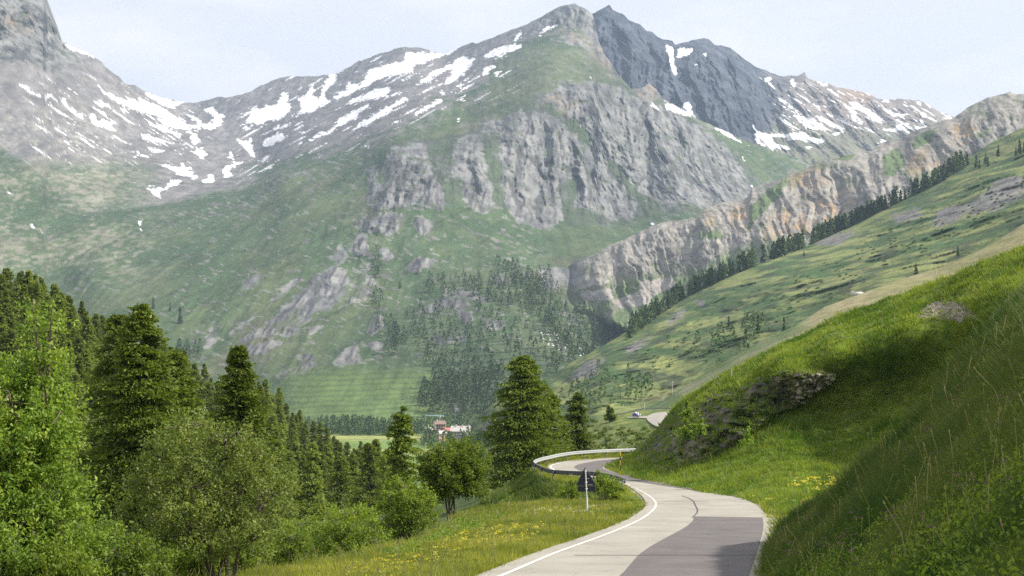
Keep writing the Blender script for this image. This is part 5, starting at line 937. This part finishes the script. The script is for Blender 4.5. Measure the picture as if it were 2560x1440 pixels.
house(1117, 1087, 1330, 8, 8, 4.2, 2.2, -.1, 'low house with a bright red roof between chalet and long roof', m_white, m_red, 1, 3)
house(1152, 1092, 1310, 17, 13, 5.5, 4.2, -.12, 'long house with a large pale slate roof and three chimneys', m_stone, m_slate, 2, 6, False, 3)
house(1170, 1099, 1270, 9, 9, 4.5, 2.4, -.4, 'small stone house at the right end of the long pale roof', m_stone, m_slate, 2, 3)
house(1210, 1086, 1340, 8.5, 8, 4.6, 2., .3, 'pink house standing apart at the right of the village', m_pinkp, m_slate, 2, 3)
house(1075, 1082, 1350, 7, 7, 3., 1.8, .2, 'low grey stone house left of the tall cream chalet', m_stone, m_slate, 1, 3)
house(1024, 1078, 1400, 7, 7, 4.2, 2., -.3, 'small pink-grey house behind the slim conifer, left of the village', m_pinkp, m_rust, 2, 3)
# crane
m_crane = plain('pale_blue_crane', (.35, .52, .56), .6); cD = 1360.; cu = cD / F; co = empty('tower_crane', tuple(W(1098.5, 1066, cD))); tag(co, 'pale blue tower crane standing behind the tall cream chalet', 'crane')
def lattice(a, b2, wd, nseg, t=.09):
    a = np.array(a, float); b2 = np.array(b2, float); d = unit(b2 - a); u_ = unit(np.cross(d, [.1, 1, .2])); v_ = np.cross(d, u_); cs = [u_ * wd + v_ * wd, u_ * wd - v_ * wd, -u_ * wd - v_ * wd, -u_ * wd + v_ * wd]; L = [tube([a + c, b2 + c], [t * 1.5] * 2, 4) for c in cs]
    for i in range(nseg):
        p0 = a + (b2 - a) * i / nseg; p1 = a + (b2 - a) * (i + 1) / nseg
        for k in range(4): L.append(tube([p0 + cs[k], p1 + cs[(k + 1) % 4]], [t] * 2, 4))
    return join(L)
v, f = lattice((0, 0, -6), (0, 0, 10.), .45, 14); mesh('mast', v, f, m_crane, co); v, f = lattice((-13, 0, 10.2), (4, 0, 10.2), .35, 16); mesh('jib', v, f, m_crane, co); v, f = box((3.4, 0, 9.4), (1.6, 1.2, 1.4)); mesh('counterweight', v, f, m_stone, co); v, f = box((.9, 0, 9.2), (1, 1, 1.3)); mesh('cab', v, f, m_white, co)
# ruined hut on the valley side
ro = empty('ruined_hut', tuple(W(2145, 738, float(ed(np.array([2145.]), np.array([738.]))[0]) - 4))); tag(ro, 'pale ruined stone hut on the valley side above the near hill', 'hut')
v, f = join([box((0, 0, .8), (6, .5, 2.)), box((-2.9, 2, 1.1), (.5, 4, 2.6)), box((2.9, 2, .7), (.5, 4, 1.6)), box((0, 4, 1.0), (6, .5, 2.2))]); mesh('wall', v, f, plain('pale_ruin_stone', (.55, .52, .45), .9), ro)
# ------------------------------------------------------------------ haze
hb_, hf_ = box((0, 4200, 700), (17000, 9000, 1902)); hz = mesh('haze', hb_, hf_, None); hz['kind'] = 'stuff'; hz['label'] = 'thin blue mountain haze'; hz['category'] = 'haze'
mh = bpy.data.materials.new('haze'); mh.use_nodes = True; t = mh.node_tree; t.nodes.clear(); pv = N(t, 'ShaderNodeVolumePrincipled', ins={'Color': (.52, .69, .90, 1), 'Density': 6.0e-5, 'Anisotropy': .1}); oo = N(t, 'ShaderNodeOutputMaterial'); t.links.new(pv.outputs[0], oo.inputs['Volume']); hz.data.materials.append(mh)
